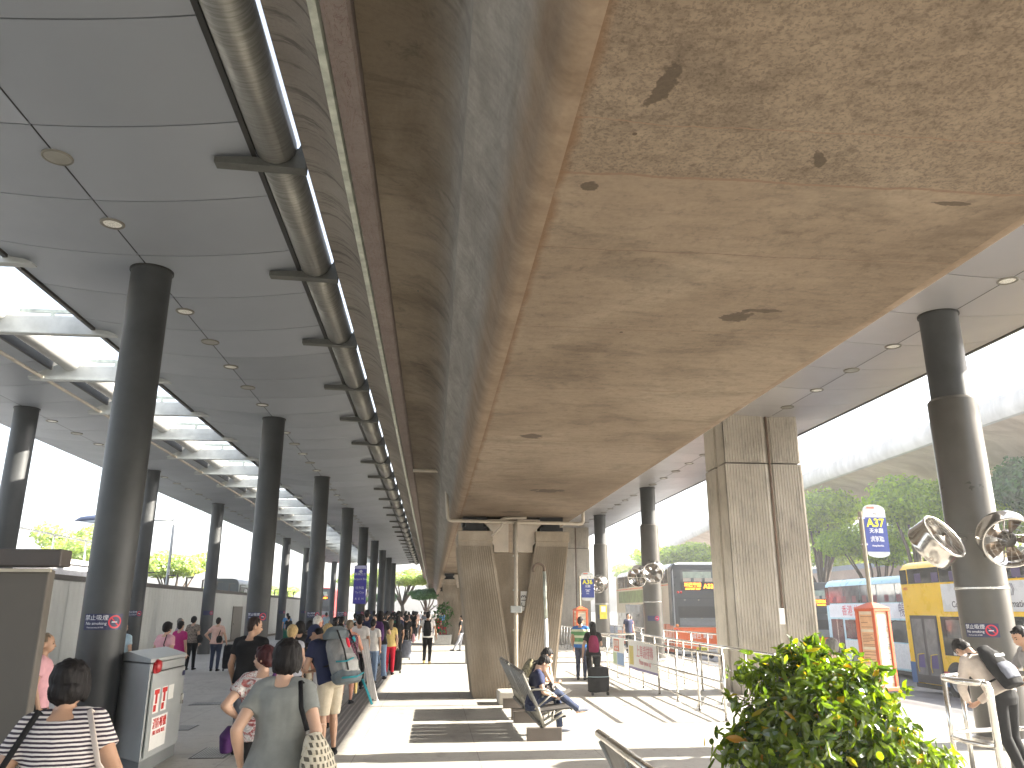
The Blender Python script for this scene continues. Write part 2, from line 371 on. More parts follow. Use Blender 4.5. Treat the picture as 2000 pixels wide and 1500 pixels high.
# small weep holes under the cantilever
for yy in (7.31, 12.7, 18.2, 23.6, 29.0, 34.5):
    g = MB(); g.T = Matrix.Translation((-.18, yy, 4.752)); g.lathe([(.0, .0), (.035, .0), (.045, -.006), (.055, -.006), (.058, .012)], 14)
    g.build('weep_hole', M_black, fly, smooth=True)
# drain pipes of the flyover
def pipe(parent, pts, r=.035, m=None, name='drain_pipe', n=8):
    pp = [Vector(pts[0])]
    for i in range(1, len(pts)-1):
        p = Vector(pts[i]); a = (Vector(pts[i-1])-p).normalized(); b = (Vector(pts[i+1])-p).normalized(); q = min(.09, r*2.5)
        for k in range(5):
            s = k/4; pp.append((p+a*q*(1-s)**2+b*q*s**2))
    pp.append(Vector(pts[-1]))
    g = MB(); g.tube(pp, r, n); return g.build(name, m or M_pipe, parent, smooth=True)
M_pipe = mat('beige painted pipe', (.42, .37, .30), .5, 0, .15, 5)

# ------------------------------------------------------------------ V shaped piers of the flyover
def v_pier(Y, label, full=True):
    p = thing('flyover_pier', label, 'pier', (0, Y, 0), group='piers carrying the flyover')
    D = 1.45; f = MB()
    A = [(.86, 0), (1.72, 0), (1.22, 3.12), (.50, 3.12)]       # left leg outline x,z
    B = [(1.66, 0), (2.50, 0), (2.86, 3.12), (2.16, 3.12)]
    for nm, Q in (('leg', A), ('leg', B)):
        g = MB(); b, c, d, e = Q
        g.hexa([(b[0], 0, 0), (c[0], 0, 0), (c[0], D, 0), (b[0], D, 0)], [(e[0], 0, e[1]), (d[0], 0, d[1]), (d[0], D, d[1]), (e[0], D, e[1])])
        nr = 15 if full else 9
        g.ribs((b[0]+.02, 0, .03), (c[0]-.02, 0, .03), (e[0]+.02, 0, 3.02), (d[0]-.02, 0, 3.02), (0, -1, 0), nr, .022, .55)
        g.ribs((b[0], D, .03), (b[0], 0, .03), (e[0], D, 3.02), (e[0], 0, 3.02), (-1, 0, 0), 16, .018, .5)
        g.build('leg', CON['pier'], p)
        g = MB(); g.box(e[0]-.015, d[0]+.015, -.03, D+.03, 3.122, 3.34); g.build('cap_block', CON['pier'], p, bevel=.02)
        g = MB(); g.box(e[0]+.10, d[0]-.1, .1, D-.1, 3.342, 3.43); g.box(e[0]+.16, d[0]-.16, .15, D-.15, 3.432, 3.53); g.box(e[0]+.10, d[0]-.1, .1, D-.1, 3.532, 3.648)
        g.build('bearing', M_black, p)
    g = MB(); g.hexa([(1.5, .28, 0), (1.9, .28, 0), (1.9, D-.2, 0), (1.5, D-.2, 0)], [(1.16, .28, 2.9), (2.22, .28, 2.9), (2.22, D-.2, 2.9), (1.16, D-.2, 2.9)])
    g.build('web_wall', CON['pier'], p)
    for x0, x1, s in ((1.17, 1.58, 1), (1.78, 2.20, -1)):      # pale anchor blocks between the bearings
        g = MB(); a, b = (x0, x1)
        if s == 1: q = [(a+.10, 2.905), (b, 2.905), (b, 3.6), (a-.12, 3.6), (a-.12, 3.52), (a, 3.40), (a, 3.14), (a+.10, 3.04)]
        else: q = [(a, 2.905), (b-.10, 2.905), (b-.10, 3.04), (b, 3.14), (b, 3.40), (b+.12, 3.52), (b+.12, 3.6), (a, 3.6)]
        g.extr(q, .12, D-.25); g.build('anchor_block', mat('pale plastered concrete', (.50, .44, .37), .85, 0, .15, 3, .2, 30), p)
    return p
vp = v_pier(17.0, 'nearest V shaped ribbed concrete pier standing behind the occupied bench')
dp = thing('drain_pipe', 'beige drain pipe crossing the top of the nearest V pier and running down it', 'pipe', (0, 16.93, 0))
pipe(dp, [(1.715, -.04, .05), (1.715, -.04, 3.52)], .042, name='down_pipe')
pipe(dp, [(-.50, 0, 4.60), (.13, 0, 4.60), (.20, 0, 4.55), (.27, 0, 3.54), (3.18, 0, 3.50), (3.18, 0, 3.95)], .036, name='cross_pipe')
pipe(dp, [(1.35, .02, 3.5), (1.42, .02, 3.60), (1.95, .02, 3.62)], .03, name='branch_pipe')
pipe(dp, [(1.2, -.02, 3.22), (1.42, -.02, 3.42), (1.42, -.02, 3.5)], .026, name='branch_pipe')
g = MB(); g.box(1.60, 1.83, -.10, -.02, 1.66, 1.80); g.build('junction_box', M_grey, dp, bevel=.01)
for zz in (.5, 1.3, 2.1, 2.8):
    g = MB(); g.box(1.66, 1.77, -.02, .06, zz, zz+.04); g.build('bracket', M_galv, dp)
nb = thing('number_plate', 'small white plate with vertical pier number beside the down pipe', 'plate', (1.92, 17.24, 1.9))
g = MB(); g.box(-.07, .07, -.012, 0, -.2, .2); g.build('plate', M_white, nb)
text('C13', .15, M_black, nb, (0, -.0145, 0), (PI/2, -PI/2, 0))
hp = thing('steel_pole', 'steel pole with a rusty hooked top in front of the nearest V pier', 'pole', (2.20, 15.9, 0))
pipe(hp, [(.02, 0, 0), (0, 0, 1.55)], .036, M_white, 'lower_pole')
pipe(hp, [(0, 0, 1.55), (-.02, 0, 2.45)], .034, M_galv, 'upper_pole')
g = MB(); g.tube([(-.02, 0, 2.43)]+[(-.13+.11*math.cos(R(a)), 0, 2.50+.10*math.sin(R(a))) for a in range(0, 200, 20)]+[(-.235, 0, 2.44)], .026, 8)
g.build('hook', mat('rusty steel', (.16, .115, .085), .8, .2, .3, 12), hp, smooth=True)
kb = MB(); kb.box(0, .62, 0, .6, 0, .24)
tag(kb.build('concrete_block', mat('pale concrete', (.42, .39, .34), .9, 0, .15, 4, .3), bevel=.03), 'low pale concrete block lying at the foot of the nearest V pier', 'block').location = (1.28, 15.8, 0)
for i, yy in enumerate((44, 71, 98)):
    v_pier(yy, ['second V shaped pier along the flyover, beyond the grey planter', 'third V shaped pier along the flyover, far down the walkway', 'farthest V shaped pier under the flyover, seen small near the trees'][i], False)

# ------------------------------------------------------------------ big ribbed piers on the right
def big_pier(Y, label):
    p = thing('viaduct_pier', label, 'pier', (0, Y, 0), group='tall ribbed concrete piers')
    x0, x1, D = 6.52, 8.32, 1.35; x0t, x1t = 6.42, 8.42
    zj = 4.92; ztop = 8.2
    def xx(x, z): return x
    for z0, z1, ins in ((-.02, zj, 0), (zj+.03, ztop, .015)):
        g = MB(); g.box(x0+.05+ins, x1-.05-ins, .05+ins, D, z0, z1)
        # front ribs in two panels either side of a recessed band, raised panels
        for a, b, nr in ((x0, x0+.98, 14), (x0+1.12, x1, 10)):
            g.box(a+ins, b-ins, 0+ins, .06+ins, z0+.005, z1-.005)
            g.ribs((a+ins+.02, ins, z0+.01), (b-ins-.02, ins, z0+.01), (a+ins+.02, ins, z1-.01), (b-ins-.02, ins, z1-.01), (0, -1, 0), nr, .028, .5)
        for a, b in ((0.0, .52), (.66, D)):
            g.box(x0+ins, x0+.06+ins, a+.02, b, z0+.005, z1-.005)
            g.box(x1-.06-ins, x1-ins, a+.02, b, z0+.005, z1-.005)
        g.build('shaft', CON['bigpier'], p)
    g = MB(); g.box(x0+.06, x1-.06, .06, D-.01, zj-.001, zj+.031); g.build('joint', mat('dark joint', (.07, .06, .05), .9), p)
    pipe(p, [(x0+1.05, .02, 1.5), (x0+1.05, .02, 7.5)], .028, mat('rust brown conduit', (.15, .10, .07), .8, 0, .3, 3), 'conduit')
    g = MB(); g.box(x0+.93, x0+1.05, -.05, .0, 1.42, 1.75); g.build('junction_box', M_white, p, bevel=.008)
    return p
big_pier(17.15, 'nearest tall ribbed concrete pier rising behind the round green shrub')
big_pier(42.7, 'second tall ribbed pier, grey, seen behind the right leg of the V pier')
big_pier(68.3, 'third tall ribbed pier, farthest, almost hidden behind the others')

# ------------------------------------------------------------------ canopies
PY = 8.37/6
def canopy_panels(xs, zf, y0, ny, m, name, parent, split=None, gap=.009):
    """curved metal soffit in strips with open joints; xs: breakpoints across, zf: height at x"""
    g = MB()
    for k in range(ny):
        a = y0+k*PY+gap; b = y0+(k+1)*PY-gap
        for x0, x1 in split:
            n = 9; X = [x0+(x1-x0)*i/n for i in range(n+1)]; X[0] += gap; X[-1] -= gap
            vs = [(x, a, zf(x)) for x in X]+[(x, b, zf(x)) for x in X]
            g.add(vs, [(i, i+1, n+2+i, n+1+i) for i in range(n)])
            # folded edges
            vs = [(x, a, zf(x)) for x in X]+[(x, a, zf(x)+.03) for x in X]; g.add(vs, [(i, i+1, n+2+i, n+1+i) for i in range(n)])
            vs = [(x, b, zf(x)) for x in X]+[(x, b, zf(x)+.03) for x in X]; g.add(vs, [(i, i+1, n+2+i, n+1+i) for i in range(n)])
    o = g.build(name, m, parent, merge=True); return autosmooth(o, 30)
def slab(xs, zf, y0, y1, parent, th=.28, name='roof_deck', m=None):
    n = 14; X = [xs[0]+(xs[1]-xs[0])*i/n for i in range(n+1)]
    prof = [(x, zf(x)+.035) for x in X]+[(x, zf(x)+th) for x in reversed(X)]
    g = MB(); g.extr(prof, y0, y1); return g.build(name, m or M_dark, parent)
zl = lambda x: 6.0+.045*(x+3.8)**2
zo = lambda x: 6.12+.05*(x+9.3)**2
can = thing('station_canopy', 'long grey metal canopy with skylight gap on the left, on dark columns', 'canopy')
CY0 = 9.99-.49-PY*16; NP = 66; CY1 = CY0+NP*PY
canopy_panels(None, zl, CY0, NP, M_panel, 'ceiling_panels', can, [(-5.62, -3.8), (-3.8, -1.95)])
slab((-5.66, -1.93), zl, CY0, CY1, can)
canopy_panels(None, zo, CY0, NP, M_panel, 'ceiling_panels', can, [(-11.1, -9.3), (-9.3, -7.62)])
slab((-11.14, -7.58), zo, CY0, CY1, can)
for x, z in ((-1.945, zl(-1.95)), ):
    g = MB(); g.box(x-.0, x+.05, CY0, CY1, z-.03, z+.30); g.build('edge_channel', M_dark, can)
g = MB(); g.box(-5.70, -5.64, CY0, CY1, zl(-5.6)-.02, zl(-5.6)+.30); g.build('edge_channel', M_column_l, can)
g = MB(); g.box(-7.6, -7.55, CY0, CY1, zo(-7.6)-.02, zo(-7.6)+.30); g.build('edge_channel', M_dark, can)
# gutter tubes in lengths between the brackets
BR = 8.37/3
nb_ = int((CY1-CY0)/BR)
for k in range(nb_):
    a = CY0+.17+.49+k*BR; b = a+BR
    g = MB(); g.tube([(-1.70, a+.03, 6.22), (-1.70, b-.17, 6.22)], .205, 24); g.build('gutter_tube', M_tube, can, smooth=True); 
    g = MB(); g.tube([(-7.20, a+.03, 6.42), (-7.22, b-.17, 6.42)], .19, 20); g.build('gutter_tube', mat('off white tube', (.36, .355, .34), .4, .1, .1, 3), can, smooth=True)
    # right hand bracket: tapered fin under the tube; left: beam over the gap
    g = MB(); q = [(-2.30, 6.05), (-1.40, 6.02), (-1.40, 6.44), (-1.48, 6.25), (-1.66, 6.11), (-1.95, 6.13), (-2.30, 6.11)]
    g.extr([(x, z-.03) for x, z in q], a-.15, a-.02); g.build('bracket', M_bracket, can)
    g = MB(); q = [(-5.30, 6.06), (-5.62, 6.04), (-7.75, 6.06), (-8.0, 6.10), (-7.5, 6.34), (-5.95, 6.36)]
    g.extr(q, a-.15, a-.11); g.box(-7.95, -5.3, a-.20, a-.06, 6.035, 6.055); g.build('cross_beam', mat('pale grey steel', (.46, .48, .47), .5, .2, .15, 4), can)
    g = MB(); g.box(-7.0, -5.72, a+.10, a+.14, 6.50, 6.56); g.box(-6.5, -6.44, a+.10, a+.14, 6.38, 6.5); g.build('glazing_bar', M_galv, can)
pipe(can, [(-7.72, CY0, 6.10), (-7.72, CY0+30, 6.09), (-7.72, CY1, 6.10)], .035, mat('warm steel conduit', (.40, .36, .30), .5, .2), 'conduit')
# right canopy
zr = lambda x: 6.03+.045*(x-7.68)**2
canr = thing('station_canopy', 'pale metal canopy on the right beyond the flyover, carried by sunlit columns', 'canopy')
RY0 = 10.59-PY*16; 
def zr_(x): return zr(x)
canopy_panels(None, zr, RY0, 84, M_panel_r, 'ceiling_panels', canr, [(4.9, 7.68), (7.68, 9.5)])
slab((4.86, 9.53), zr, RY0, RY0+84*PY, canr)
g = MB(); g.box(9.5, 9.56, RY0, RY0+84*PY, zr(9.5)-.02, zr(9.5)+.32); g.build('edge_channel', M_column_l, canr)

# recessed ceiling lights along the column lines
lens = mat('frosted lamp lens', (.75, .74, .68), .3, 0, .3, 60); disc = mat('lamp cover disc', (.30, .29, .25), .4, .3, .1)
def downlight(x, y, z, open_, label, grp):
    t = thing('ceiling_light', label, 'light', (x, y, z), 0, grp)
    g = MB(); g.lathe([(.135, .01), (.135, -.012), (.125, -.018), (.105, -.016), (.10, -.004)] if open_ else [(.145, .01), (.145, -.012), (.138, -.018), (.125, -.016), (.123, -.008)], 20); g.build('rim', mat('lamp rim', (.20, .19, .16), .4, .5), t, smooth=True)
    g = MB()
    if open_: g.lathe([(.1, -.006), (.07, -.012), (0, -.014)], 16); g.build('lens', lens, t, smooth=True)
    else: g.lathe([(.123, -.010), (0, -.011)], 20); g.build('cover', disc, t)
    return t
for k in range(0, 34):
    if (k-4) % 6 == 0: continue
    y = 9.99+PY*(k-4)+.05; op = ((k-4) % 6) % 2 == 1
    lab = 'round frosted ceiling light in the row along the front columns of the left canopy' if op else 'round flat cover disc in the row along the front columns of the left canopy'
    downlight(-3.8, y, zl(-3.8), op, lab, 'frosted lights of the left canopy' if op else 'cover discs of the left canopy')
for k in range(0, 30):
    y = 14.0+PY*k
    if any(abs(y-(9.99+8.37*q)) < .5 for q in range(10)): continue
    op = (k % 2 == 0)
    lab = 'small ceiling light above the outer column row by the hoarding' if op else 'small cover disc above the outer column row by the hoarding'
    downlight(-9.3, y, zo(-9.3), op, lab, 'outer row lights' if op else 'outer row discs')
for k in range(0, 26):
    y = 10.59+PY*(k-3)+.05
    if any(abs(y-q) < .5 for q in (10.59, 28.27, 36.93)) or 16.8 < y < 18.8: continue
    op = (k-3) % 2 != 0
    lab = 'round ceiling light in the pale canopy right of the flyover' if op else 'round cover disc in the pale canopy right of the flyover'
    downlight(7.68, y, zr(7.68), op, lab, 'right canopy lights' if op else 'right canopy discs')

# ------------------------------------------------------------------ columns
M_navy = mat('navy sticker', (.012, .015, .07), .4, 0, .05); M_red = mat('sign red', (.60, .02, .05), .4, 0, .05); M_lett = mat('pale lettering', (.72, .74, .80), .5, 0, 0)
_sym = None
def ring_mesh():
    g = MB(); n = 32; v = []; f = []
    for j in range(n):
        a = 2*PI*j/n
        for r in (.056, .073): v.append((r*math.cos(a), 0, r*math.sin(a)))
    f = [(2*j, 2*j+1, (2*((j+1) % n))+1, 2*((j+1) % n)) for j in range(n)]
    g.add(v, f); c = math.cos(R(45)); g.add([(-.045, -.001, .036), (-.036, -.001, .045), (.045, -.001, -.036), (.036, -.001, -.045)], [(0, 1, 2, 3)]); return g
def sticker(parent, r, ang, z, details=True, both=True):
    """navy no smoking band on the curved shaft; ang is the direction it faces"""
    g = MB(); n = 10; W = .215/r; vs = []
    for i in range(n+1):
        a = ang-W+2*W*i/n
        for zz in (-.088, .088): vs.append(((r+.003)*math.cos(a), (r+.003)*math.sin(a), z+zz))
    g.add(vs, [(2*i, 2*i+2, 2*i+3, 2*i+1) for i in range(n)])
    o = g.build('no_smoking_sticker', M_navy, parent)
    def wrap(me, cx, cz):
        for v in me.vertices:
            a = ang+(v.co.x+cx)/r; rr = r+.006+ (0.001 if v.co.y < -.0005 else 0); zz = v.co.z+cz
            v.co = (rr*math.cos(a), rr*math.sin(a), zz)
    me = ring_mesh().mesh('prohibition_symbol'); wrap(me, .125, z); link('prohibition_symbol', me, o, M_red)
    g = MB(); g.box(-.036, .024, -.0004, 0, -.010, .003); me = g.mesh('cigarette'); wrap(me, .125, z); link('cigarette', me, o, M_lett)
    if details:
        for s, sz, cx, cz in (('禁止吸煙', .064, -.075, .042), ('No smoking', .046, -.075, -.018), ('Fixed penalty $1500', .022, -.08, -.062)):
            me = text_mesh(s, sz, 0); me.transform(Matrix.Rotation(PI/2, 4, 'X')); wrap(me, cx, z+cz); link('lettering', me, o, M_lett)
    return o
def column(x, y, ztop, label, group, r=.25, near=True, face=-PI/2, sleeve=False, zs_=1.58):
    c = thing('canopy_column', label, 'column', (x, y, 0), 0, group)
    g = MB()
    if sleeve:
        g.lathe([(.27, 4.68), (.27, ztop)], 28); g.build('upper_shaft', M_column, c, smooth=True)
        g = MB(); g.lathe([(.33, 0), (.33, 2.72), (.322, 2.725), (.322, 2.745), (.33, 2.75), (.33, 4.66), (.30, 4.70), (.27, 4.70)], 28); autosmooth(g.build('cladding_sleeve', M_column_l, c), 30)
        g = MB(); g.lathe([(.45, 0), (.45, .10), (.40, .13), (.33, .13)], 24); autosmooth(g.build('base_collar', M_steel, c), 30)
        g = MB(); g.lathe([(.33, 1.98), (.338, 1.985), (.338, 2.01), (.33, 2.015)], 28); g.build('strap', M_steel, c)
        r = .33
    else:
        g.lathe([(r, 0), (r, ztop)], 32); g.build('shaft', M_column, c, smooth=True)
    r2 = .27 if sleeve else r
    g = MB(); g.lathe([(r2+.004, ztop-.02), (r2+.02, ztop-.02), (r2+.02, ztop+.03), (r2, ztop+.05)], 32); g.build('top_collar', M_dark, c)
    if near is not None: sticker(c, r, face, zs_, near)
    return c
ordn = ['first', 'second', 'third', 'fourth', 'fifth', 'sixth', 'seventh', 'eighth', 'ninth', 'tenth']
desc = ['large dark column standing directly behind the grey hydrant cabinet', 'dark column right behind the man in the black shirt', 'third dark column of the front row, behind the white-haired man',
        'fourth dark column of the front row, beyond the queue', 'fifth dark column of the front row, bearing the blue hanging sign', 'sixth dark column of the front row, just beyond the blue sign', 'seventh dark column of the front row, far down the queue',
        'eighth dark column of the front row, small in the distance', 'ninth dark column of the front row, beside the far tree']
for k in range(9):
    column(-3.8, 9.99+8.37*k, zl(-3.8), desc[k], 'front row of canopy columns', near=k < 4, face=-PI/2+R(10 if k else 18))
dob = ['dark column of the outer row at the left edge above the dark booth', 'outer row column half hidden behind the nearest big column', 'outer row column behind the woman in dark patterned top', 'outer row column hidden by the second front column',
       'outer row column between the hoarding door and its far end', 'outer row column near the far end of the hoarding', 'outer row column, seventh from the viewer', 'outer row column, last but one, far away', 'outer row column, last and farthest']
for k in range(1, 9):
    column(-9.3, 9.99+8.37*k, zo(-9.3), dob[k-1], 'outer row of canopy columns', near=k < 3, face=-PI/2+R(25), zs_=1.62)
dr_ = ['nearest right column with metal sleeve carrying two round fans', 'second right column carrying two round fans before the grey and orange bus', 'third right column, slender, beside the A36 bus stop sign', 'fourth right column, far, behind the stop sign', 'fifth and farthest right column']
for k, yy in enumerate((10.59, 28.27, 36.93, 45.6, 54.3)):
    column(7.55 if k == 0 else 7.72, yy, zr(7.68), dr_[k], 'right row of canopy columns', near=k == 0, face=-PI/2-R(50 if k == 0 else 15), sleeve=True, zs_=1.45)
# ------------------------------------------------------------------ gratings in the pavement
for (x, y, sx, sy, lb) in ((-3.75, 13.3, .42, .55, 'dark floor grating just beyond the hydrant cabinet'), (-4.2, 16.6, .62, .5, 'dark floor grating farther left on the pavement'), (-2.65, 11.0, .42, .8, 'dark floor grating by the feet of the woman in floral blouse')):
    t = thing('floor_grating', lb, 'grating', (x, y, .001), 0, 'floor gratings')
    g = MB(); g.box(-sx/2, sx/2, -sy/2, sy/2, 0, .004); g.build('frame', M_dark, t)
    g = MB()
    for i in range(11): a = -sx/2+.03+i*(sx-.06)/10.5; g.box(a, a+.014, -sy/2+.03, sy/2-.03, .0045, .009)
    g.build('bars', M_grey, t)

# ------------------------------------------------------------------ grey hydrant cabinet
hc = thing('hydrant_cabinet', 'grey steel fire hose cabinet with sloped top, red alarm lamp and notices', 'cabinet')
C = Vector((-3.09, 9.58, 0)); L = Vector((-3.86, 10.42, 0)); Rr = Vector((-3.10, 10.90, 0)); Bk = L+(Rr-C)
M_cab = mat('grey cabinet paint', (.37, .39, .39), .42, .15, .12, 3, .08, 20)
cen = (C+L+Rr+Bk)/4
def inset(p, k): return cen+(p-cen)*k
g = MB(); q = [inset(p, .965) for p in (C, Rr, Bk, L)]
g.hexa([(p.x, p.y, 0) for p in q], [(p.x, p.y, .13) for p in q]); g.build('plinth', mat('dark grey plinth', (.18, .19, .19), .6), hc)
q = (C, Rr, Bk, L); g = MB(); g.hexa([(p.x, p.y, .132) for p in q], [(p.x, p.y, h) for p, h in zip(q, (1.13, 1.14, 1.14, 1.13))]); g.build('body', M_cab, hc, bevel=.012)
q = [inset(p, 1.03) for p in (C, Rr, Bk, L)]
g = MB(); m1 = (q[0]+q[3])/2; m2 = (q[1]+q[2])/2
lo = [(p.x, p.y, 1.145) for p in q]; up = [(p.x, p.y, 1.185) for p in q]
g.add(lo+up+[(m1.x, m1.y, 1.25), (m2.x, m2.y, 1.25)], [(0, 3, 2, 1), (0, 1, 5, 4), (2, 3, 7, 6), (1, 2, 6, 9, 5), (3, 0, 4, 8, 7), (4, 5, 9, 8), (7, 8, 9, 6)]); g.build('roof', M_cab, hc, bevel=.006)
ux = (Rr-C).normalized(); un = Vector((ux.y, -ux.x, 0)); W = (Rr-C).length
def onface(o, a, z, d=.002): o.location = C+ux*a+un*d+Vector((0, 0, z)); o.rotation_euler = (0, 0, math.atan2(ux.y, ux.x))
def plate(nm, m, a0, a1, z0, z1, d, th=.004, par=hc):
    g = MB(); g.box(a0, a1, -th, 0, z0, z1); o = g.build(nm, m, par); onface(o, 0, 0, d+th); return o
o = plate('door', M_cab, .05, W-.05, .17, 1.03, .001, .012); 
g = MB(); g.box(W-.12, W-.095, -.035, 0, .6, .72); h = g.build('handle', M_steel, hc, bevel=.004); onface(h, 0, 0, .02)
plate('seam', M_dark, .05, W-.05, 1.035, 1.045, .001, .003)
g = MB(); g.T = Matrix.Rotation(PI/2, 4, 'X'); g.lathe([(.075, 0), (.075, .03), (.06, .06), (0, .07)], 20); o = g.build('alarm_lamp', mat('red lamp', (.32, .01, .015), .3), hc, smooth=True); onface(o, .17, 1.10, .0)
g = MB(); g.box(-.085, .085, -.028, 0, -.09, .0); o = g.build('alarm_base', mat('red lamp', (.32, .01, .015), .3), hc, bevel=.01); onface(o, .17, 1.11, .0)
M_paper = mat('white notice', (.75, .74, .70), .6, 0, .05)
for a in (.14, .42):
    p = plate('notice', M_paper, a, a+.2, .60, .86, .028, .002)
    for z0, z1, a0, a1 in ((.80, .85, .015, .185), (.70, .80, .06, .13), (.62, .69, .02, .11)):
        g = MB(); g.box(a+a0, a+a1, -.001, 0, z0, z1); o = g.build('print', mat('red print', (.6, .03, .02), .6), p); 
        o.parent = p
for ch in hc.children:
    if ch.name.startswith('notice'):
        for c2 in ch.children: c2.location = (0, -.0025, 0)
p = plate('notice', M_paper, .66, .86, .70, .86, .028, .002)
p = plate('notice', M_paper, .16, .72, .16+.06, .56, .028, .002)
tt = text('消防喉轆', .12, mat('red print', (.6, .03, .02), .6), p, (.44, -.004, .48)); tt = text('FIRE HOSE REEL', .062, mat('red print', (.6, .03, .02), .6), p, (.44, -.004, .39))
plate('small_label', M_navy, W-.16, W-.06, .93, .99, .028, .002)

# ------------------------------------------------------------------ dark booth at the left edge
bt = thing('dark_booth', 'tall dark grey-brown booth with pale trim line at the left edge', 'booth', (0, 0, 0))
M_booth = mat('dark taupe board', (.095, .085, .072), .6, 0, .08, 2)
g = MB(); g.box(-4.6, -2.70, 6.0, 6.10, 0, 1.98); g.build('wall', M_booth, bt, bevel=.01)
g = MB(); g.box(-4.66, -2.62, 5.96, 6.14, 2.0, 2.12); g.build('roof', mat('dark roof board', (.06, .05, .045), .5), bt, bevel=.01)
g = MB(); g.box(-4.63, -2.68, 5.97, 5.995, 1.962, 1.985); g.build('trim', mat('pale trim', (.42, .38, .30), .5), bt)

# ------------------------------------------------------------------ hoarding wall at the left, street lamp, container
hw = thing('hoarding_wall', 'long beige sheet metal hoarding with a dark top rail on the left', 'hoarding')
M_hoard = mat('beige hoarding sheet', (.56, .57, .54), .6, .05, .08, .6, .05, 8)
g = MB(); n = 380; ps = []
for i in range(n):
    y = 5+i*(70/n); ps += [(y, -11.5 if i % 2 else -11.485), (y+70/n*.5, -11.5 if i % 2 else -11.485)]
vs = [(x, y, z) for y, x in ps for z in (.02, 2.62)]
g.add(vs, [(2*i, 2*i+2, 2*i+3, 2*i+1) for i in range(len(ps)-1)]); g.box(-11.56, -11.52, 5, 75, .0, 2.6); g.build('sheet', M_hoard, hw)
g = MB(); g.box(-11.6, -11.46, 5, 75, 2.625, 2.78); g.build('top_rail', mat('brown grey rail', (.10, .09, .08), .6, 0, .2), hw)
g = MB(); g.box(-11.48, -11.42, 5, 75, 0, .12); g.build('kick_board', mat('stained base board', (.16, .13, .10), .8, 0, .2), hw)
for yy in range(9, 75, 6):
    g = MB(); g.box(-11.484, -11.478, yy, yy+.03, .12, 2.62); g.build('joint_strip', M_hoard, hw)
g = MB(); g.box(-11.475, -11.43, 48.6, 50.9, .0, 1.95); d = g.build('door', mat('brown grey door', (.20, .18, .15), .6), hw)
g = MB(); g.box(-11.43, -11.40, 48.8, 48.9, .9, 1.1); g.build('handle', M_steel, d)
g = MB(); g.extr([(-11.9, 2.4), (-11.7, 2.4), (-11.7, 3.15), (-11.9, 3.15)], 12, 31); 
ct = thing('site_container', 'white site cabin with a thin white roof railing behind the hoarding', 'cabin')
g.build('wall', mat('white cabin wall', (.72, .73, .78), .5), ct)
g = MB(); g.box(-12.2, -11.6, 11.8, 31.2, 3.155, 3.30); g.build('roof', M_white, ct)
for yy in [12+i*2.4 for i in range(9)]:
    g = MB(); g.tube([(-11.9, yy, 3.3), (-11.9, yy, 4.0)], .035, 6); g.build('railing_post', M_white, ct)
g = MB(); g.tube([(-11.9, 12, 4.0), (-11.9, 31.2, 4.0)], .035, 6); g.build('railing', M_white, ct)
for i, yy in enumerate([34+2.7*i for i in range(14)]):
    t = thing('hoarding_lamp_bracket', 'short brown bracket standing up from the hoarding top rail', 'bracket', (-11.53, yy, 2.782), 0, 'brackets along the hoarding top')
    g = MB(); g.box(-.03, .03, -.05, .05, 0, .42); g.box(-.02, .3, -.03, .03, .38, .43); g.build('arm', mat('brown grey rail', (.10, .09, .08), .6, 0, .2), t)
lamp = thing('street_lamp', 'blue grey street lamp head on a long arm seen between the left columns', 'street lamp', (-12.6, 40, -.17))
g = MB(); g.tube([(0, 0, 0), (0, 0, 3), (0, 0, 6.2)], [.11, .08, .06], 10); g.build('pole', M_grey, lamp, smooth=True)
g = MB(); g.tube([(0, 0, 6.1), (-.6, 0, 6.08), (-2.7, 0, 6.09)], .045, 8); g.build('arm', M_grey, lamp, smooth=True)
g = MB(); g.tube([(-2.65, 0, 6.10), (-2.85, 0, 6.15), (-3.6, 0, 6.16), (-4.3, 0, 6.10), (-4.6, 0, 6.03)], [(.08, .08), (.24, .16), (.27, .17), (.22, .12), (.03, .03)], 14); g.build('lamp_head', mat('blue grey lamp head', (.12, .15, .24), .35, .3), lamp, smooth=True)
g = MB(); g.ell((-3.5, 0, 6.0), (.75, .2, .09), 14, 8); g.build('glass_cover', mat('lamp glass', (.5, .55, .6), .2), lamp, smooth=True)

# ------------------------------------------------------------------ blue direction sign on the fifth column
bs = thing('blue_sign', 'tall blue direction sign with white writing fixed to a front row column', 'sign', (-3.8, 43.2, 0))
g = MB(); g.box(-.36, .30, -.06, 0, 2.05, 4.0); g.build('panel', mat('royal blue sign', (.06, .05, .36), .4, 0, 0), bs, bevel=.02)
g = MB(); g.box(-.36, .30, -.066, -.062, 3.82, 3.99); g.build('header', mat('pale sign header', (.5, .5, .72), .5), bs)
for zz, s in ((3.55, '機場巴士'), (3.30, 'Airport Bus'), (2.85, '往市區'), (2.62, 'To City'), (2.3, 'A  E  N')): text(s, .15, M_lett, bs, (-.03, -.064, zz), name='lettering')
g = MB(); g.add([(-.15, -.064, 3.68), (0, -.064, 3.78), (.1, -.064, 3.68), (.03, -.064, 3.68), (.03, -.064, 3.62), (-.05, -.064, 3.62), (-.05, -.064, 3.68)], [(0, 1, 2, 3, 4, 5, 6)]); g.build('arrow', M_lett, bs)

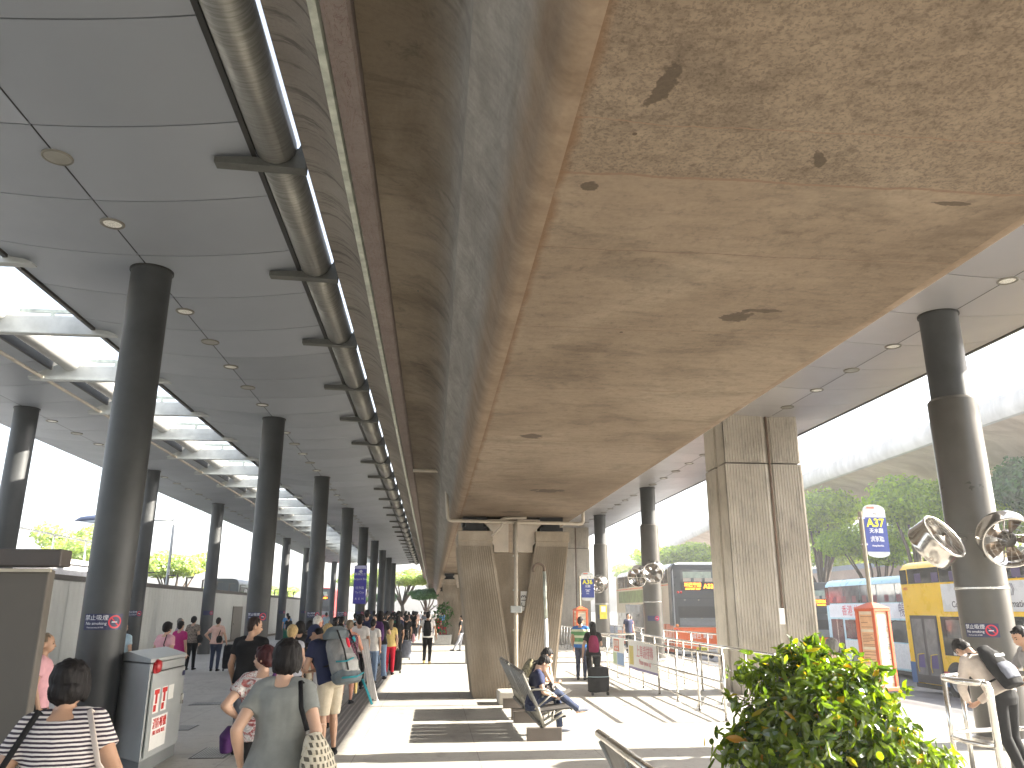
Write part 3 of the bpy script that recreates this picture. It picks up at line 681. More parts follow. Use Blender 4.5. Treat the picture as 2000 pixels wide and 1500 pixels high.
# ------------------------------------------------------------------ benches
M_bench = mat('dark perforated metal', (.07, .065, .06), .55, .2, .12, 5); M_arm = mat('brushed aluminium', (.26, .25, .22), .45, .5, .1, 8)
M_base = mat('brown bench foot', (.11, .09, .075), .6, 0, .1)
def bench(x, y, ln, label, ns, bx=(1.07, 1.57)):
    t = thing('bench', label, 'bench', (x, y, 0), 0, 'metal benches facing the bus bays')
    top = Vector((0, 0, .86)); bot = Vector((.47, 0, .20))
    for i in range(ns):
        a = i*ln/ns+.02; b = (i+1)*ln/ns-.02
        g = MB(); d = Vector((.035, 0, .02)); pts = [(.15, .88), (.24, .66), (.33, .47), (.41, .35)]
        for k in range(3):
            (x0, z0), (x1, z1) = pts[k], pts[k+1]
            g.hexa([(x0, a, z0), (x0+.03, a, z0+.015), (x1+.03, a, z1+.015), (x1, a, z1)], [(x0, b, z0), (x0+.03, b, z0+.015), (x1+.03, b, z1+.015), (x1, b, z1)])
        g.build('backrest', M_bench, t, bevel=.006)
        g = MB(); g.hexa([(.38, a, .355), (.38, b, .355), (.82, b, .40), (.82, a, .40)], [(.38, a, .375), (.38, b, .375), (.82, b, .42), (.82, a, .42)])
        g.tube([(.83, a, .395), (.83, b, .395)], .022, 8); g.build('seat', M_bench, t)
    for i in range(ns+1):
        yy = i*ln/ns
        g = MB(); g.tube([(.155, yy, .86), (.37, yy, .42), (.46, yy, .17)], [(.013, .022)]*3, 8, hint=(0, 1, 0))
        g.tube([(.46, yy, .19), (.82, yy, .39)], .016, 8); g.tube([(.56, yy, .245), (.60, yy, .38)], .012, 6); g.build('side_frame', M_arm, t, smooth=True)
        g = MB(); g.tube([(.25, yy, .63), (.32, yy, .655), (.42, yy, .655), (.55, yy, .62), (.60, yy, .59)], [(.022, .012)]*5, 8, hint=(0, 1, 0))
        g.tube([(.58, yy, .60), (.33, yy, .40)], .013, 6); g.build('armrest', M_arm, t, smooth=True)
        if i in (0, ns):
            g = MB(); g.box(.22, .70, yy-.06 if i else yy-.02, yy+.06, 0, .165); g.build('foot', M_base, t, bevel=.006)
    g = MB(); g.box(.40, .46, 0, ln, .17, .21); g.build('beam', M_dark, t)
    return t
bench(1.10, 11.55, 1.85, 'dark metal bench with a man reading, nearest occupied seat row', 5)
bench(1.10, 13.75, 1.60, 'dark metal bench behind the reading man, where a man with camouflage pack sits', 4)
bench(1.0, 3.45, 2.25, 'empty metal bench with shiny back rail at the bottom edge of view', 3)
b3 = [o for o in bpy.data.objects if o.name.startswith('bench') and o.type == 'EMPTY'][-1]
g = MB(); g.tube([(.145, .0, .90), (.145, 2.27, .90)], .028, 12); g.build('back_rail', M_steel, b3, smooth=True)

# ------------------------------------------------------------------ queue railings
def railing(pts, label, posts, h=1.0, mids=(.15, .58), grp='stainless queue railings', r=.026):
    t = thing('queue_railing', label, 'railing', (0, 0, 0), 0, grp)
    P = [Vector((*p, 0)) for p in pts]
    def at(s):
        tot = sum((P[i+1]-P[i]).length for i in range(len(P)-1)); d = s*tot
        for i in range(len(P)-1):
            l = (P[i+1]-P[i]).length
            if d <= l+1e-6: return P[i].lerp(P[i+1], d/l)
            d -= l
    up = Vector((0, 0, 1))
    g = MB(); g.tube([p+up*h for p in P], r, 10); g.build('top_rail', M_steel, t, smooth=True)
    for z in mids: g = MB(); g.tube([p+up*z for p in P], r*.72, 8); g.build('lower_rail', M_steel, t, smooth=True)
    for i in range(posts):
        p = at(i/(posts-1)); g = MB(); g.tube([p, p+up*h], r*.9, 8); g.build('post', M_steel, t, smooth=True)
        g = MB(); g.T = Matrix.Translation(p); g.lathe([(.06, .0), (.06, .01), (.03, .015)], 12); g.build('flange', M_steel, t)
    return t
railing([(4.95, 24.5), (4.86, 19.5), (4.80, 16.4), (4.72, 13.2)], 'near stainless railing running from the woman with suitcase towards the shrub', 9)
railing([(6.35, 24.6), (6.10, 20.0), (5.85, 16.2), (5.6, 13.2)], 'far stainless railing parallel to the near one, close to the ribbed pier', 8)
railing([(4.90, 26.5), (6.3, 25.4)], 'short cross railing at the far end of the queue lane', 3)
railing([(4.6, 31.5), (6.1, 31.0), (6.3, 40)], 'white railing with uprights beyond the V pier beside the stop sign', 12, mids=(.2,))
railing([(8.8, 22.5), (8.8, 41)], 'long kerbside railing in front of the grey and orange bus', 12)
railing([(6.5, 14.8), (7.3, 16.9)], 'short railing hidden beside the ribbed pier and stop pole', 3)
# curved rails at the right edge
t = thing('queue_railing', 'curved stainless barrier on which two young men lean at the right edge', 'railing', (0, 0, 0))
arc = [(5.38+.17*0, 8.9)]
path = [(5.56, 7.98), (5.47, 8.05), (5.44, 8.25), (5.50, 8.55), (5.66, 8.80), (5.95, 8.95), (6.5, 9.05), (7.4, 9.1)]
for z, r in ((1.0, .032), (.42, .024)):
    g = MB(); g.tube([(x, y, z) for x, y in path], r, 12); g.build('top_rail' if z > .5 else 'lower_rail', M_steel, t, smooth=True)
for i in (3, 5, 6, 7):
    x, y = path[i]; g = MB(); g.tube([(x, y, 0), (x, y, 1.0)], .026, 10); g.build('post', M_steel, t, smooth=True)
g = MB(); g.tube([(5.53, 7.99, 1.0), (5.58, 7.98, .985), (5.60, 7.98, .93), (5.60, 7.98, 0)], .036, 12); g.build('post', M_steel, t, smooth=True)

# boards on the railings
def board(name, label, x, y0, y1, z0, z1, paint):
    t = thing(name, label, 'sign', (x, (y0+y1)/2, z0), 0)
    w_ = y1-y0; g = MB(); g.box(-.012, 0, -w_/2, w_/2, 0, z1-z0); g.build('board', M_white, t); paint(t, w_, z1-z0); return t
def rectx(t, y0, y1, z0, z1, m, nm='print', d=.0135):
    g = MB(); g.box(-d-.001, -d, y0, y1, z0, z1); return g.build(nm, m, t)
M_rp = mat('salmon print', (.62, .18, .12), .6); M_bp = mat('pale blue print', (.25, .38, .60), .6); M_gp = mat('pale green print', (.45, .55, .35), .6)
def pa(t, w_, h):
    rectx(t, -w_*.1, w_*.38, h*.52, h*.95, M_rp); rectx(t, .0-w_*.48, w_*.1, .06*h, .48*h, M_bp); rectx(t, w_*.14, w_*.46, .06*h, .46*h, M_gp)
    text('請排隊', .17, M_white, t, (-.0165, w_*.14, h*.78), (PI/2, 0, -PI/2)); text('QUEUE HERE', .07, M_white, t, (-.0165, w_*.14, h*.60), (PI/2, 0, -PI/2))
board('notice_board', 'small notice board with salmon and blue prints tied to the near railing', 4.86, 20.7, 22.0, .32, 1.02, pa)
def pb(t, w_, h):
    rectx(t, w_*.30, w_*.46, .15*h, .8*h, mat('yellow print', (.6, .5, .12), .6)); rectx(t, -w_*.5, w_*.5, 0, .08*h, mat('violet print', (.28, .24, .45), .6))
    text('上車請排隊', .3, mat('pink print', (.65, .25, .28), .6), t, (-.015, -w_*.1, h*.62), (PI/2, 0, -PI/2)); text('Please queue up', .16, mat('pink print', (.65, .25, .28), .6), t, (-.015, -w_*.1, h*.3), (PI/2, 0, -PI/2))
board('notice_board', 'wide pale notice board with pink lettering tied to the near railing', 4.83, 17.5, 20.1, .36, 1.02, pb)

# ------------------------------------------------------------------ round fans on the right columns
M_chrome = mat('polished drum steel', (.55, .53, .50), .16, .95, .06, 6); M_drk = mat('dark fan motor', (.05, .045, .04), .5, .3, .2, 10); M_blade = mat('brown fan blade', (.16, .12, .09), .4, .6, .2, 8)
def fan(loc, axis, arm, label, s=1.0):
    t = thing('round_fan', label, 'fan', loc, 0, 'round drum fans on the columns', s)
    t.rotation_euler = Vector(axis).to_track_quat('Z', 'Y').to_euler()
    g = MB(); n = 40; prof = [(.300, -.14), (.318, -.145), (.325, -.13), (.315, -.10), (.312, .10), (.325, .13), (.318, .145), (.300, .14), (.297, .10), (.297, -.10), (.300, -.14)]
    g.lathe(prof, n); g.build('drum', M_chrome, t, smooth=True)
    g = MB(); g.lathe([(0, -.12), (.07, -.12), (.095, -.08), (.10, .02), (.08, .07), (.04, .10), (0, .105)], 24); g.build('motor', M_drk, t, smooth=True)
    g = MB()
    for k in range(5):
        a = 2*PI*k/5; c, s_ = math.cos(a), math.sin(a); q = []
        for r_, hw, tw in ((.08, .03, .05), (.18, .07, .04), (.28, .09, .025)):
            for sg in (-1, 1):
                q.append((r_*c-sg*hw*s_, r_*s_+sg*hw*c, .03+sg*tw))
        g.add(q, [(0, 2, 3, 1), (2, 4, 5, 3)])
    o = g.build('blade', M_blade, t, smooth=True); md = o.modifiers.new('th', 'SOLIDIFY'); md.thickness = .004
    g = MB()
    for a in (0, PI/2): g.tube([(math.cos(a)*.30, math.sin(a)*.30, -.11), (0, 0, -.125), (-math.cos(a)*.30, -math.sin(a)*.30, -.11)], .011, 6)
    g.build('spider_bar', M_steel, t, smooth=True)
    g = MB()
    for rr in (.12, .18, .24, .29):
        g.tube([(rr*math.cos(2*PI*j/24), rr*math.sin(2*PI*j/24), .135-.0*rr) for j in range(25)], .0022, 4, False)
    for j in range(16): g.tube([(.05*math.cos(2*PI*j/16), .05*math.sin(2*PI*j/16), .14), (.30*math.cos(2*PI*j/16), .30*math.sin(2*PI*j/16), .135)], .0018, 4, False)
    g.build('guard', M_steel, t)
    inv = t.rotation_euler.to_matrix().inverted(); a = inv @ Vector(arm)/s
    d = a.normalized()
    g = MB(); g.tube([d*.30, a], .03, 8); g.build('arm', M_steel, t, smooth=True)
    return t
fan((6.50, 9.85, 2.56), (.38, -.72, .50), (.8, .55, .1), 'dark-bodied round fan left of the nearest right column', 1.0)
fan((7.42, 9.75, 2.60), (-.30, -.82, -.42), (.05, .6, -.2), 'bright round fan in front of the nearest right column, tilted down', 1.05)
fan((7.10, 27.7, 2.86), (.5, .6, .35), (.5, .4, -.1), 'round fan left of the second right column, seen from outside', 1.08)
fan((7.55, 27.3, 2.98), (-.45, -.72, -.30), (.15, .6, -.1), 'round fan at the second right column, open side toward the viewer', 1.12)
fan((7.40, 36.0, 2.86), (-.6, -.6, -.3), (.2, .6, -.1), 'farther round fan on the third right column by the A36 sign', 1.15)

# ------------------------------------------------------------------ bus stop poles
M_or = mat('orange red frame', (.50, .085, .02), .4, 0, .08, 5); M_ora = mat('timetable sheet', (.58, .40, .24), .35, 0, .2, 9); M_blue = mat('sign blue', (.02, .045, .26), .4, 0, .03); M_yel = mat('sign yellow', (.80, .74, .02), .5, 0, 0); M_bei = mat('cream sheet', (.62, .55, .42), .4, 0, .1, 9)
def stop(x, y, rz, route, rows, label, label2, hgt=3.75, bay='10'):
    p = thing('bus_stop_pole', label, 'bus stop', (x, y, 0), rz)
    g = MB(); g.tube([(0, 0, 1.8), (0, 0, 2.9), (0, 0, hgt-.15)], .042, 8); g.build('pole', mat('olive grey pole', (.28, .25, .19), .5, .3), p)
    g = MB(); g.box(-.05, .05, -.05, .05, 0, .3); g.lathe([(.22, 0), (.22, .05), (.06, .08)], 16); g.build('base', M_dark, p)
    w_ = .195; g = MB()
    for sx in (-1, 1):
        for sy in (-1, 1): g.box(sx*w_-.035, sx*w_+.035, sy*w_-.035, sy*w_+.035, .27, 1.72)
    g.box(-w_-.04, w_+.04, -w_-.04, w_+.04, .22, .29); g.box(-w_-.04, w_+.04, -w_-.04, w_+.04, 1.69, 1.75)
    g.build('frame', M_or, p, bevel=.008)
    g = MB(); a = w_+.05; g.add([(-a, -a, 1.752), (a, -a, 1.752), (a, a, 1.752), (-a, a, 1.752), (-.05, -.05, 1.86), (.05, -.05, 1.86), (.05, .05, 1.86), (-.05, .05, 1.86)], [(0, 1, 5, 4), (1, 2, 6, 5), (2, 3, 7, 6), (3, 0, 4, 7), (4, 5, 6, 7), (0, 3, 2, 1)]); g.build('cap', M_or, p)
    for k in range(4):
        Rm = Matrix.Rotation(k*PI/2, 4, 'Z')
        g = MB(); g.T = Rm; g.box(-w_+.03, w_-.03, -w_+.0, -w_+.012, .29, 1.69); pn = g.build('timetable', M_ora if k % 2 == 0 else M_bei, p)
        g = MB(); g.T = Rm
        rnd = random.Random(k)
        for q in range(4):
            z0 = .36+q*.33; g.box(-w_+.05, w_-.05, -w_-.004, -w_-.001, z0, z0+.28)
        g.build('sheet', M_bei if k % 2 == 0 else mat('pale orange sheet', (.62, .36, .2), .4, 0, .1, 12), pn)
        g = MB(); g.T = Rm
        for q in range(4):
            z0 = .37+q*.33
            for r_ in range(9):
                if rnd.random() < .8: g.box(-w_+.07, -w_+.07+rnd.uniform(.12, .32), -w_-.006, -w_-.005, z0+r_*.028, z0+r_*.028+.012)
        g.build('print', mat('brown print', (.25, .12, .06), .6) if k % 2 else mat('grey print', (.2, .2, .22), .6), pn)
    # flag sign with rounded top and bottom
    t = thing('bus_stop_sign', label2, 'sign', (x, y, 0), rz*.2)
    W_, z0, z1 = .50, hgt-1.08, hgt; X0 = .06
    def plate_(za, zb, m, nm, d, rt=False, rb=False, ins=0):
        pts = []
        if rb: pts += [(X0+W_/2+(W_/2-ins)*math.cos(a), za+.09+(.09-ins)*math.sin(a)) for a in [PI+PI*i/12 for i in range(13)]]
        else: pts += [(X0+ins, za), (X0+W_-ins, za)]
        if rt: pts += [(X0+W_/2+(W_/2-ins)*math.cos(a), zb-.11+(.11-ins)*math.sin(a)) for a in [PI*i/12 for i in range(13)]]
        else: pts += [(X0+W_-ins, zb), (X0+ins, zb)]
        g = MB(); g.extr(pts, -d, d); return g.build(nm, m, t)
    plate_(z0, z1, mat('sign grey', (.50, .54, .54), .4), 'plate', .012, True, True)
    plate_(z1-.26, z1-.12, M_white, 'header', .0135)
    plate_(z0+.12, z1-.265, M_blue, 'blue_panel', .014)
    g = MB(); g.box(X0+.09, X0+.26, -.015, .015, z1-.085, z1-.045); g.build('operator_mark', M_rp, t)
    text('Bay', .05, M_dark, t, (X0+.26, -.0145, z1-.19)); text(bay, .12, M_grey, t, (X0+.37, -.0145, z1-.19))
    text(route, .235, M_yel, t, (X0+W_/2, -.0155, z1-.385), bold=.006)
    zz = z1-.545
    for s, sz in rows: text(s, sz, M_lett, t, (X0+W_/2, -.0155, zz), bold=.001); zz -= sz*1.02+.012
    for zz in (z0+.25, z1-.3): g = MB(); g.box(-.05, X0+.02, -.02, .02, zz, zz+.03); g.build('clamp', M_steel, t)
    return p
stop(8.72, 15.6, R(22), 'A37', [('天水圍', .105), ('Tin Shui Wai', .045), ('洪水橋', .105), ('Hung Shui Kiu', .045)], 'orange bus stop pole with a lit timetable box beyond the shrub', 'blue A37 bus stop flag sign on the near stop pole', 3.82)
stop(5.62, 31.0, R(8), 'A36', [('元朗', .105), ('Yuen Long', .045), ('(西)', .08), ('West', .045)], 'orange timetable pole beside the third right column, far off', 'blue A36 bus stop flag sign beyond the V pier', 3.15, '9')
g = MB(); g.box(7.52, 7.85, 36.55, 36.57, 1.35, 1.95); t = tag(g.build('yellow_poster', mat('yellow poster', (.75, .62, .05), .5)), 'yellow poster stuck low on the third right column', 'poster')
g = MB(); g.box(7.58, 7.79, 36.545, 36.549, 1.65, 1.9); g.build('print', M_white, t)

# ------------------------------------------------------------------ foliage
def leaf_mat(name, c1, c2, tr=.5, rough=.4, spec=.4, old=False):
    t = NT(name); geo = t.n("ShaderNodeNewGeometry"); f = geo.outputs['Random Per Island']
    col = t.ramp(f, [(.0, c1), (.70, c2), (.955, tuple(min(1, x*1.25) for x in c2)), (.975, (c2[0]*3.2, c2[1]*1.5, c2[2]*1.2)), (1.0, (c2[0]*2.2, c2[1]*.7, c2[2]))] if old else [(.0, c1), (.7, c2), (1.0, tuple(min(1, x*1.25) for x in c2))]); t.col(col); t.set(rough=rough, spec=spec)
    tb = t.n("ShaderNodeBsdfTranslucent"); t.lk(t.mix(1.0, col, (2.1, 2.1, .5), 'MULTIPLY'), tb.inputs['Color'])
    mx = t.n("ShaderNodeMixShader"); mx.inputs[0].default_value = tr; out = t.t.nodes['Material Output']
    t.lk(t.b.outputs[0], mx.inputs[1]); t.lk(tb.outputs[0], mx.inputs[2]); t.lk(mx.outputs[0], out.inputs['Surface']); return t.m
M_leaf = leaf_mat('glossy shrub leaf', (.022, .050, .007), (.11, .165, .010), .42, .17, .9, True)
M_tree = leaf_mat('tree leaf', (.10, .18, .03), (.26, .36, .05), .5)
M_tree2 = leaf_mat('pale tree leaf', (.20, .28, .12), (.38, .44, .24), .4)  # leaf colour paled to imitate trees washed out by glare
M_dtree = leaf_mat('dark tree leaf', (.02, .07, .03), (.05, .13, .045), .35)
M_bark = mat('bark', (.10, .075, .055), .9, 0, .3, 8, .4)
def leaves(cl, n, size, rnd, shape='quad', up=.3, shell=.55):
    """cl: list of (centre, radii) clumps; leaf faces spread through the volume, denser towards the skin"""
    g = MB(); tot = sum(r[0]*r[1]*r[2] for _, r in cl)**1.0
    for c, r in cl:
        k = max(8, int(n*(r[0]*r[1]*r[2])/tot)); c = Vector(c)
        for _ in range(k):
            d = Vector((rnd.gauss(0, 1), rnd.gauss(0, 1), rnd.gauss(0, 1))).normalized()
            rr = shell+(1-shell)*rnd.random()**.6
            rr *= 1+.16*noise.noise(Vector((d.x*2.3+c.x, d.y*2.3+c.y, d.z*2.3)))*2
            p = c+Vector((d.x*r[0]*rr, d.y*r[1]*rr, d.z*r[2]*rr))
            nn = (d+Vector((rnd.gauss(0, .6), rnd.gauss(0, .6), rnd.gauss(0, .6)+up))).normalized()
            u = nn.orthogonal().normalized(); u = (Matrix.Rotation(rnd.random()*2*PI, 3, nn) @ u); v = nn.cross(u)
            s = size*rnd.uniform(.65, 1.25)
            if shape == 'quad':
                g.add([p-u*s*.5-v*s*.35, p+u*s*.5-v*s*.25, p+u*s*.6+v*s*.3, p-u*s*.4+v*s*.4], [(0, 1, 2, 3)])
            else:
                hw = s*.21; cu = nn*s*.07
                tip = p+u*s-cu*1.5; ms = [(.0, .04), (.22, .75), (.5, 1.0), (.78, .62)]
                Lp = [p+u*s*a-v*hw*b+cu*(1-a) for a, b in ms]; Mp = [p+u*s*a-nn*s*.045*b for a, b in ms]; Rp = [p+u*s*a+v*hw*b+cu*(1-a) for a, b in ms]
                vs = Lp+Mp+Rp+[tip]
                g.add(vs, [(i, i+4, i+5, i+1) for i in range(3)]+[(i+4, i+8, i+9, i+5) for i in range(3)]+[(3, 7, 12), (7, 11, 12)])
    return g
def raw(g, name, m, parent, smooth=False):
    me = bpy.data.meshes.new(name); me.from_pydata(g.v, [], g.f); return link(name, me, parent, m, smooth)
def tree_meshes(seed, H, Rc, m, n, size, th=.35):
    rnd = random.Random(seed); cl = []
    for i in range(11):
        a = 2*PI*rnd.random(); d = Rc*rnd.uniform(.15, .72); z = H*rnd.uniform(.74, .89); q = Rc*rnd.uniform(.3, .5)
        cl.append(((d*math.cos(a), d*math.sin(a), z), (q, q, q*.55)))
    g = leaves(cl, n, size, rnd); me = bpy.data.meshes.new('crown'); me.from_pydata(g.v, [], g.f); me.materials.append(m)
    g = MB(); g.tube([(0, 0, 0), (.02, .02, H*.18), (0, .05, H*.34)], [Rc*.07, Rc*.055, Rc*.045], 8)
    for c, r in cl: g.tube([(0, .05*H, H*.30), (c[0]*.55, c[1]*.55, H*.33+(c[2]-H*.33)*.5), c], [Rc*.035, Rc*.02, Rc*.008], 5)
    me2 = g.mesh('trunk'); me2.materials.append(M_bark)
    return me, me2
TM = [tree_meshes(3, 1, .42, M_tree, 15000, .019), tree_meshes(5, 1, .42, M_tree, 15000, .019), tree_meshes(8, 1, .42, M_tree2, 11000, .022), tree_meshes(11, 1, .45, M_dtree, 13000, .020)]
def tree(x, y, z, H, k, label, group, wx=1.0, rz=0):
    t = thing('tree', label, 'tree', (x, y, z), rz, group); t.scale = (H*wx, H*wx, H)
    for me, nm in zip(TM[k], ('crown', 'trunk')): o = bpy.data.objects.new(nm, me); SC.collection.objects.link(o); o.parent = t
    return t
for a in ((34, 68, -1.1, 13.4, 0, 'bushy tree immediately right of the tall ribbed pier, above the dark bus', .95, 0), (34.6, 60, -1.1, 9.6, 1, 'lower tree between the ribbed pier and the A37 sign', 1.0, 1), (34, 53.5, -1.1, 12.3, 0, 'large sunlit tree between the A37 sign and nearest right column', 1.0, 2),
          (35, 48.5, -1.1, 9.8, 1, 'tree crown behind the nearest right column', 1.0, 3), (37, 44.5, -1.1, 12.0, 3, 'dark tree at the right edge behind the bright round fan', 1.0, 1),
          (30.5, 98, -1.1, 11.2, 0, 'round tree above the grey and orange bus', 1.35, 4), (29, 112, -1.1, 9.8, 2, 'small pale tree left of the round one over the bus roof', 1.2, 5), (44, 82, -1.1, 11, 1, 'tree mostly hidden behind the ribbed pier', 1.2, 5)):
    tree(a[0], a[1], a[2], a[3], a[4], a[5], 'trees behind the bus bays', a[6], a[7])
for a in ((-4.2, 112, 0, 7.6, 2, 'sunlit yellow green tree at the end of the walkway', 1.55, 0), (-.5, 106, 0, 4.6, 3, 'dark bushy tree low at the walkway end, right of the sunlit one', 1.7, 2), (-9.5, 118, 0, 7.2, 0, 'tree glimpsed between the far front columns', 1.3, 1), (3.5, 118, 0, 4.2, 3, 'small dark tree beside the far V pier', 1.5, 3), (-6.5, 108, 0, 4.2, 3, 'low dark bush-like tree left of the sunlit one', 1.4, 5)):
    tree(a[0], a[1], a[2], a[3], a[4], a[5], 'trees at the far end', a[6], a[7])
for a in ((-24.5, 58, -.2, 8.0, 2, 'glare-pale tree at the far left above the booth', 1.0, 0), (-22, 55, -.2, 6.6, 2, 'yellow green tree left of the nearest big column', 1.3, 1), (-19, 62, -.2, 6.4, 2, 'pale tree between the two nearest left columns', 1.2, 3), (-21, 88, -.2, 5.2, 2, 'small washed-out tree above the hoarding middle', 1.2, 2), (-17.5, 95, -.2, 4.8, 2, 'palm-like small tree above the hoarding end', 1.3, 3)):
    tree(a[0], a[1], a[2], a[3], a[4], a[5], 'trees behind the hoarding', a[6], a[7])
# near shrub in its planter
sh = thing('shrub', 'big round glossy green shrub in the near foreground at bottom right', 'shrub', (2.62, 5.6, 0))
rnd = random.Random(4)
cl = [((0, 0, 1.08), (.46, .46, .36)), ((-.28, -.1, .92), (.30, .34, .26)), ((.28, .02, .98), (.32, .36, .28)), ((-.05, .05, .82), (.62, .5, .22)), ((.42, -.1, .84), (.30, .3, .2)), ((-.5, -.1, .80), (.24, .25, .12)), ((.05, -.1, 1.22), (.26, .28, .2)), ((.66, -.2, .74), (.22, .2, .14))]
g = leaves(cl, 5000, .105, rnd, 'leaf', .45, .25)
# shoots standing out of the outline
for i in range(70):
    a = rnd.uniform(0, 2*PI); b = rnd.uniform(.1, 1.35); d = Vector((math.cos(a)*math.sin(b), math.sin(a)*math.sin(b), math.cos(b)))
    p0 = Vector((d.x*.5, d.y*.45, .98+d.z*.38)); L_ = rnd.uniform(.06, .17)
    for k in range(5):
        g2 = leaves([(p0+d*L_*k/4, (.02, .02, .02))], 1, .085, rnd, 'leaf', .5)
        g.add(g2.v[:13*3], [f for f in g2.f if max(f) < 39])
raw(g, 'foliage', M_leaf, sh)
g = MB()
for i in range(60):
    a = rnd.uniform(0, 2*PI); b = rnd.uniform(.0, 1.3); d = Vector((math.cos(a)*math.sin(b)*.5, math.sin(a)*math.sin(b)*.45, .35*math.cos(b)))
    g.tube([(rnd.uniform(-.06, .06), rnd.uniform(-.06, .06), .62), (d.x*.4, d.y*.4, .8+d.z*.5), (d.x, d.y, .98+d.z)], [.012, .007, .003], 5)
g.build('branches', M_bark, sh)
def planter(x, y, w_, h, label, grp=None):
    t = thing('planter_box', label, 'planter', (x, y, 0), 0, grp)
    g = MB(); a = w_/2; b = a*.9
    g.hexa([(-b, -b, 0), (b, -b, 0), (b, b, 0), (-b, b, 0)], [(-a, -a, h), (a, -a, h), (a, a, h), (-a, a, h)])
    g.build('box', mat('grey granite planter', (.36, .36, .35), .6, 0, .12, 12, .1), t, bevel=.012)
    g = MB(); g.box(-a-.015, a+.015, -a-.015, a+.015, h+.001, h+.05); g.build('rim', mat('grey granite planter', (.36, .36, .35), .6, 0, .12, 12, .1), t, bevel=.01)
    g = MB(); g.box(-a+.06, a-.06, -a+.06, a-.06, h+.052, h+.062); g.build('soil', mat('soil', (.05, .035, .025), .95, 0, .3, 20), t)
planter(2.62, 5.6, .95, .60, 'grey planter box holding the big round foreground shrub')
planter(1.42, 28.1, .62, 1.0, 'tall grey planter box with a small plant left of the V pier')
sp = thing('shrub', 'small yellow green plant in the tall grey planter by the V pier', 'shrub', (1.42, 28.1, 0))
rnd = random.Random(9)
raw(leaves([((0, 0, 1.35), (.3, .3, .32)), ((.1, 0, 1.7), (.22, .22, .28)), ((-.12, 0, 1.25), (.25, .2, .16))], 420, .11, rnd, 'leaf', .3), 'foliage', M_leaf, sp)
g = MB(); g.tube([(0, 0, 1.02), (.02, 0, 1.3), (.08, 0, 1.8)], [.02, .015, .005], 6); g.build('stem', M_bark, sp)
sp = thing('shrub', 'thin grey green plant growing beside the second V pier', 'shrub', (.55, 43.0, 0))
raw(leaves([((0, 0, 1.6), (.5, .4, .5)), ((-.1, 0, 1.0), (.4, .3, .4))], 260, .2, rnd, 'leaf', .3), 'foliage', M_dtree, sp)
g = MB(); g.tube([(0, 0, 0), (.02, 0, .8), (.02, 0, 1.7)], [.04, .03, .01], 6); g.build('stem', M_bark, sp)
planter(.55, 43.0, .9, .45, 'low grey planter beside the second V pier')

# ------------------------------------------------------------------ viaduct and ramp wall on the right
va = thing('highway_viaduct', 'pale curved highway viaduct crossing the sky at right', 'viaduct')
near = [(33.4, -30), (33.3, 0), (33.2, 41), (33.5, 55), (34.2, 72), (36.4, 95), (39.4, 118), (43.5, 150), (49, 190), (57, 240), (70, 300)]
def spline(P, n=6):
    out = []
    for i in range(len(P)-1):
        p0 = P[max(i-1, 0)]; p1 = P[i]; p2 = P[i+1]; p3 = P[min(i+2, len(P)-1)]
        for k in range(n):
            s = k/n; out.append(tuple(.5*((2*p1[j])+(-p0[j]+p2[j])*s+(2*p0[j]-5*p1[j]+4*p2[j]-p3[j])*s*s+(-p0[j]+3*p1[j]-3*p2[j]+p3[j])*s**3) for j in range(2)))
    out.append(P[-1]); return out
np_ = spline(near)
def sweep(prof, nm, m):
    vs = []
    for i, p in enumerate(np_):
        a = np_[max(i-1, 0)]; b = np_[min(i+1, len(np_)-1)]; d = Vector((b[0]-a[0], b[1]-a[1], 0)).normalized(); r = Vector((d.y, -d.x, 0))
        for u, z in prof: vs.append((p[0]+r.x*u, p[1]+r.y*u, z))
    k = len(prof); g = MB(); g.add(vs, [(i*k+j, i*k+(j+1) % k, (i+1)*k+(j+1) % k, (i+1)*k+j) for i in range(len(np_)-1) for j in range(k)]); o = g.build(nm, m, va); return autosmooth(o, 30)
sweep([(0, 12.6), (2.4, 12.1), (4.2, 11.2), (9.5, 10.9), (11, 12.4), (13, 12.7), (13, 13.1), (0, 13.1)], 'deck', CON['viaduct'])
sweep([(-.25, 12.55), (-.02, 12.50), (-.02, 13.9), (-.2, 13.95), (-.45, 13.7), (-.55, 13.2), (-.45, 12.8)], 'parapet', CON['viaduct_edge'])
sweep([(12.8, 13.11), (13.1, 13.11), (13.1, 14.0), (12.8, 14.0)], 'parapet', CON['viaduct_edge'])
for yy in (20, 62, 104): 
    g = MB(); g.tube([(33.4+yy*.02+7, yy, -1.3), (33.4+yy*.02+7, yy, 11.1)], [1.3, 1.5], 16); g.build('support_pier', CON['viaduct'], va, smooth=True)
for xx, yy, z in ((34.2, 68, 13.9), (43.7, 150, 13.9)):
    t = thing('lamp_mast', 'thin lamp mast on the viaduct parapet', 'mast', (xx, yy, z)) if yy < 100 else None
    if t: g = MB(); g.tube([(0, 0, 0), (0, 0, 1.4)], .06, 6); g.build('mast', M_grey, t)
rw = thing('ramp_wall', 'pinkish concrete ramp wall with blue grey rail behind the buses', 'wall')
g = MB(); g.box(41, 41.6, 30, 170, -1.3, 5.6); g.build('wall', mat('pinkish concrete', (.50, .38, .32), .85, 0, .12, .4, .2, 3), rw)
g = MB(); g.box(41.1, 41.3, 30, 170, 5.6, 6.1); g.build('top_rail', mat('blue grey rail', (.33, .37, .45), .5), rw)

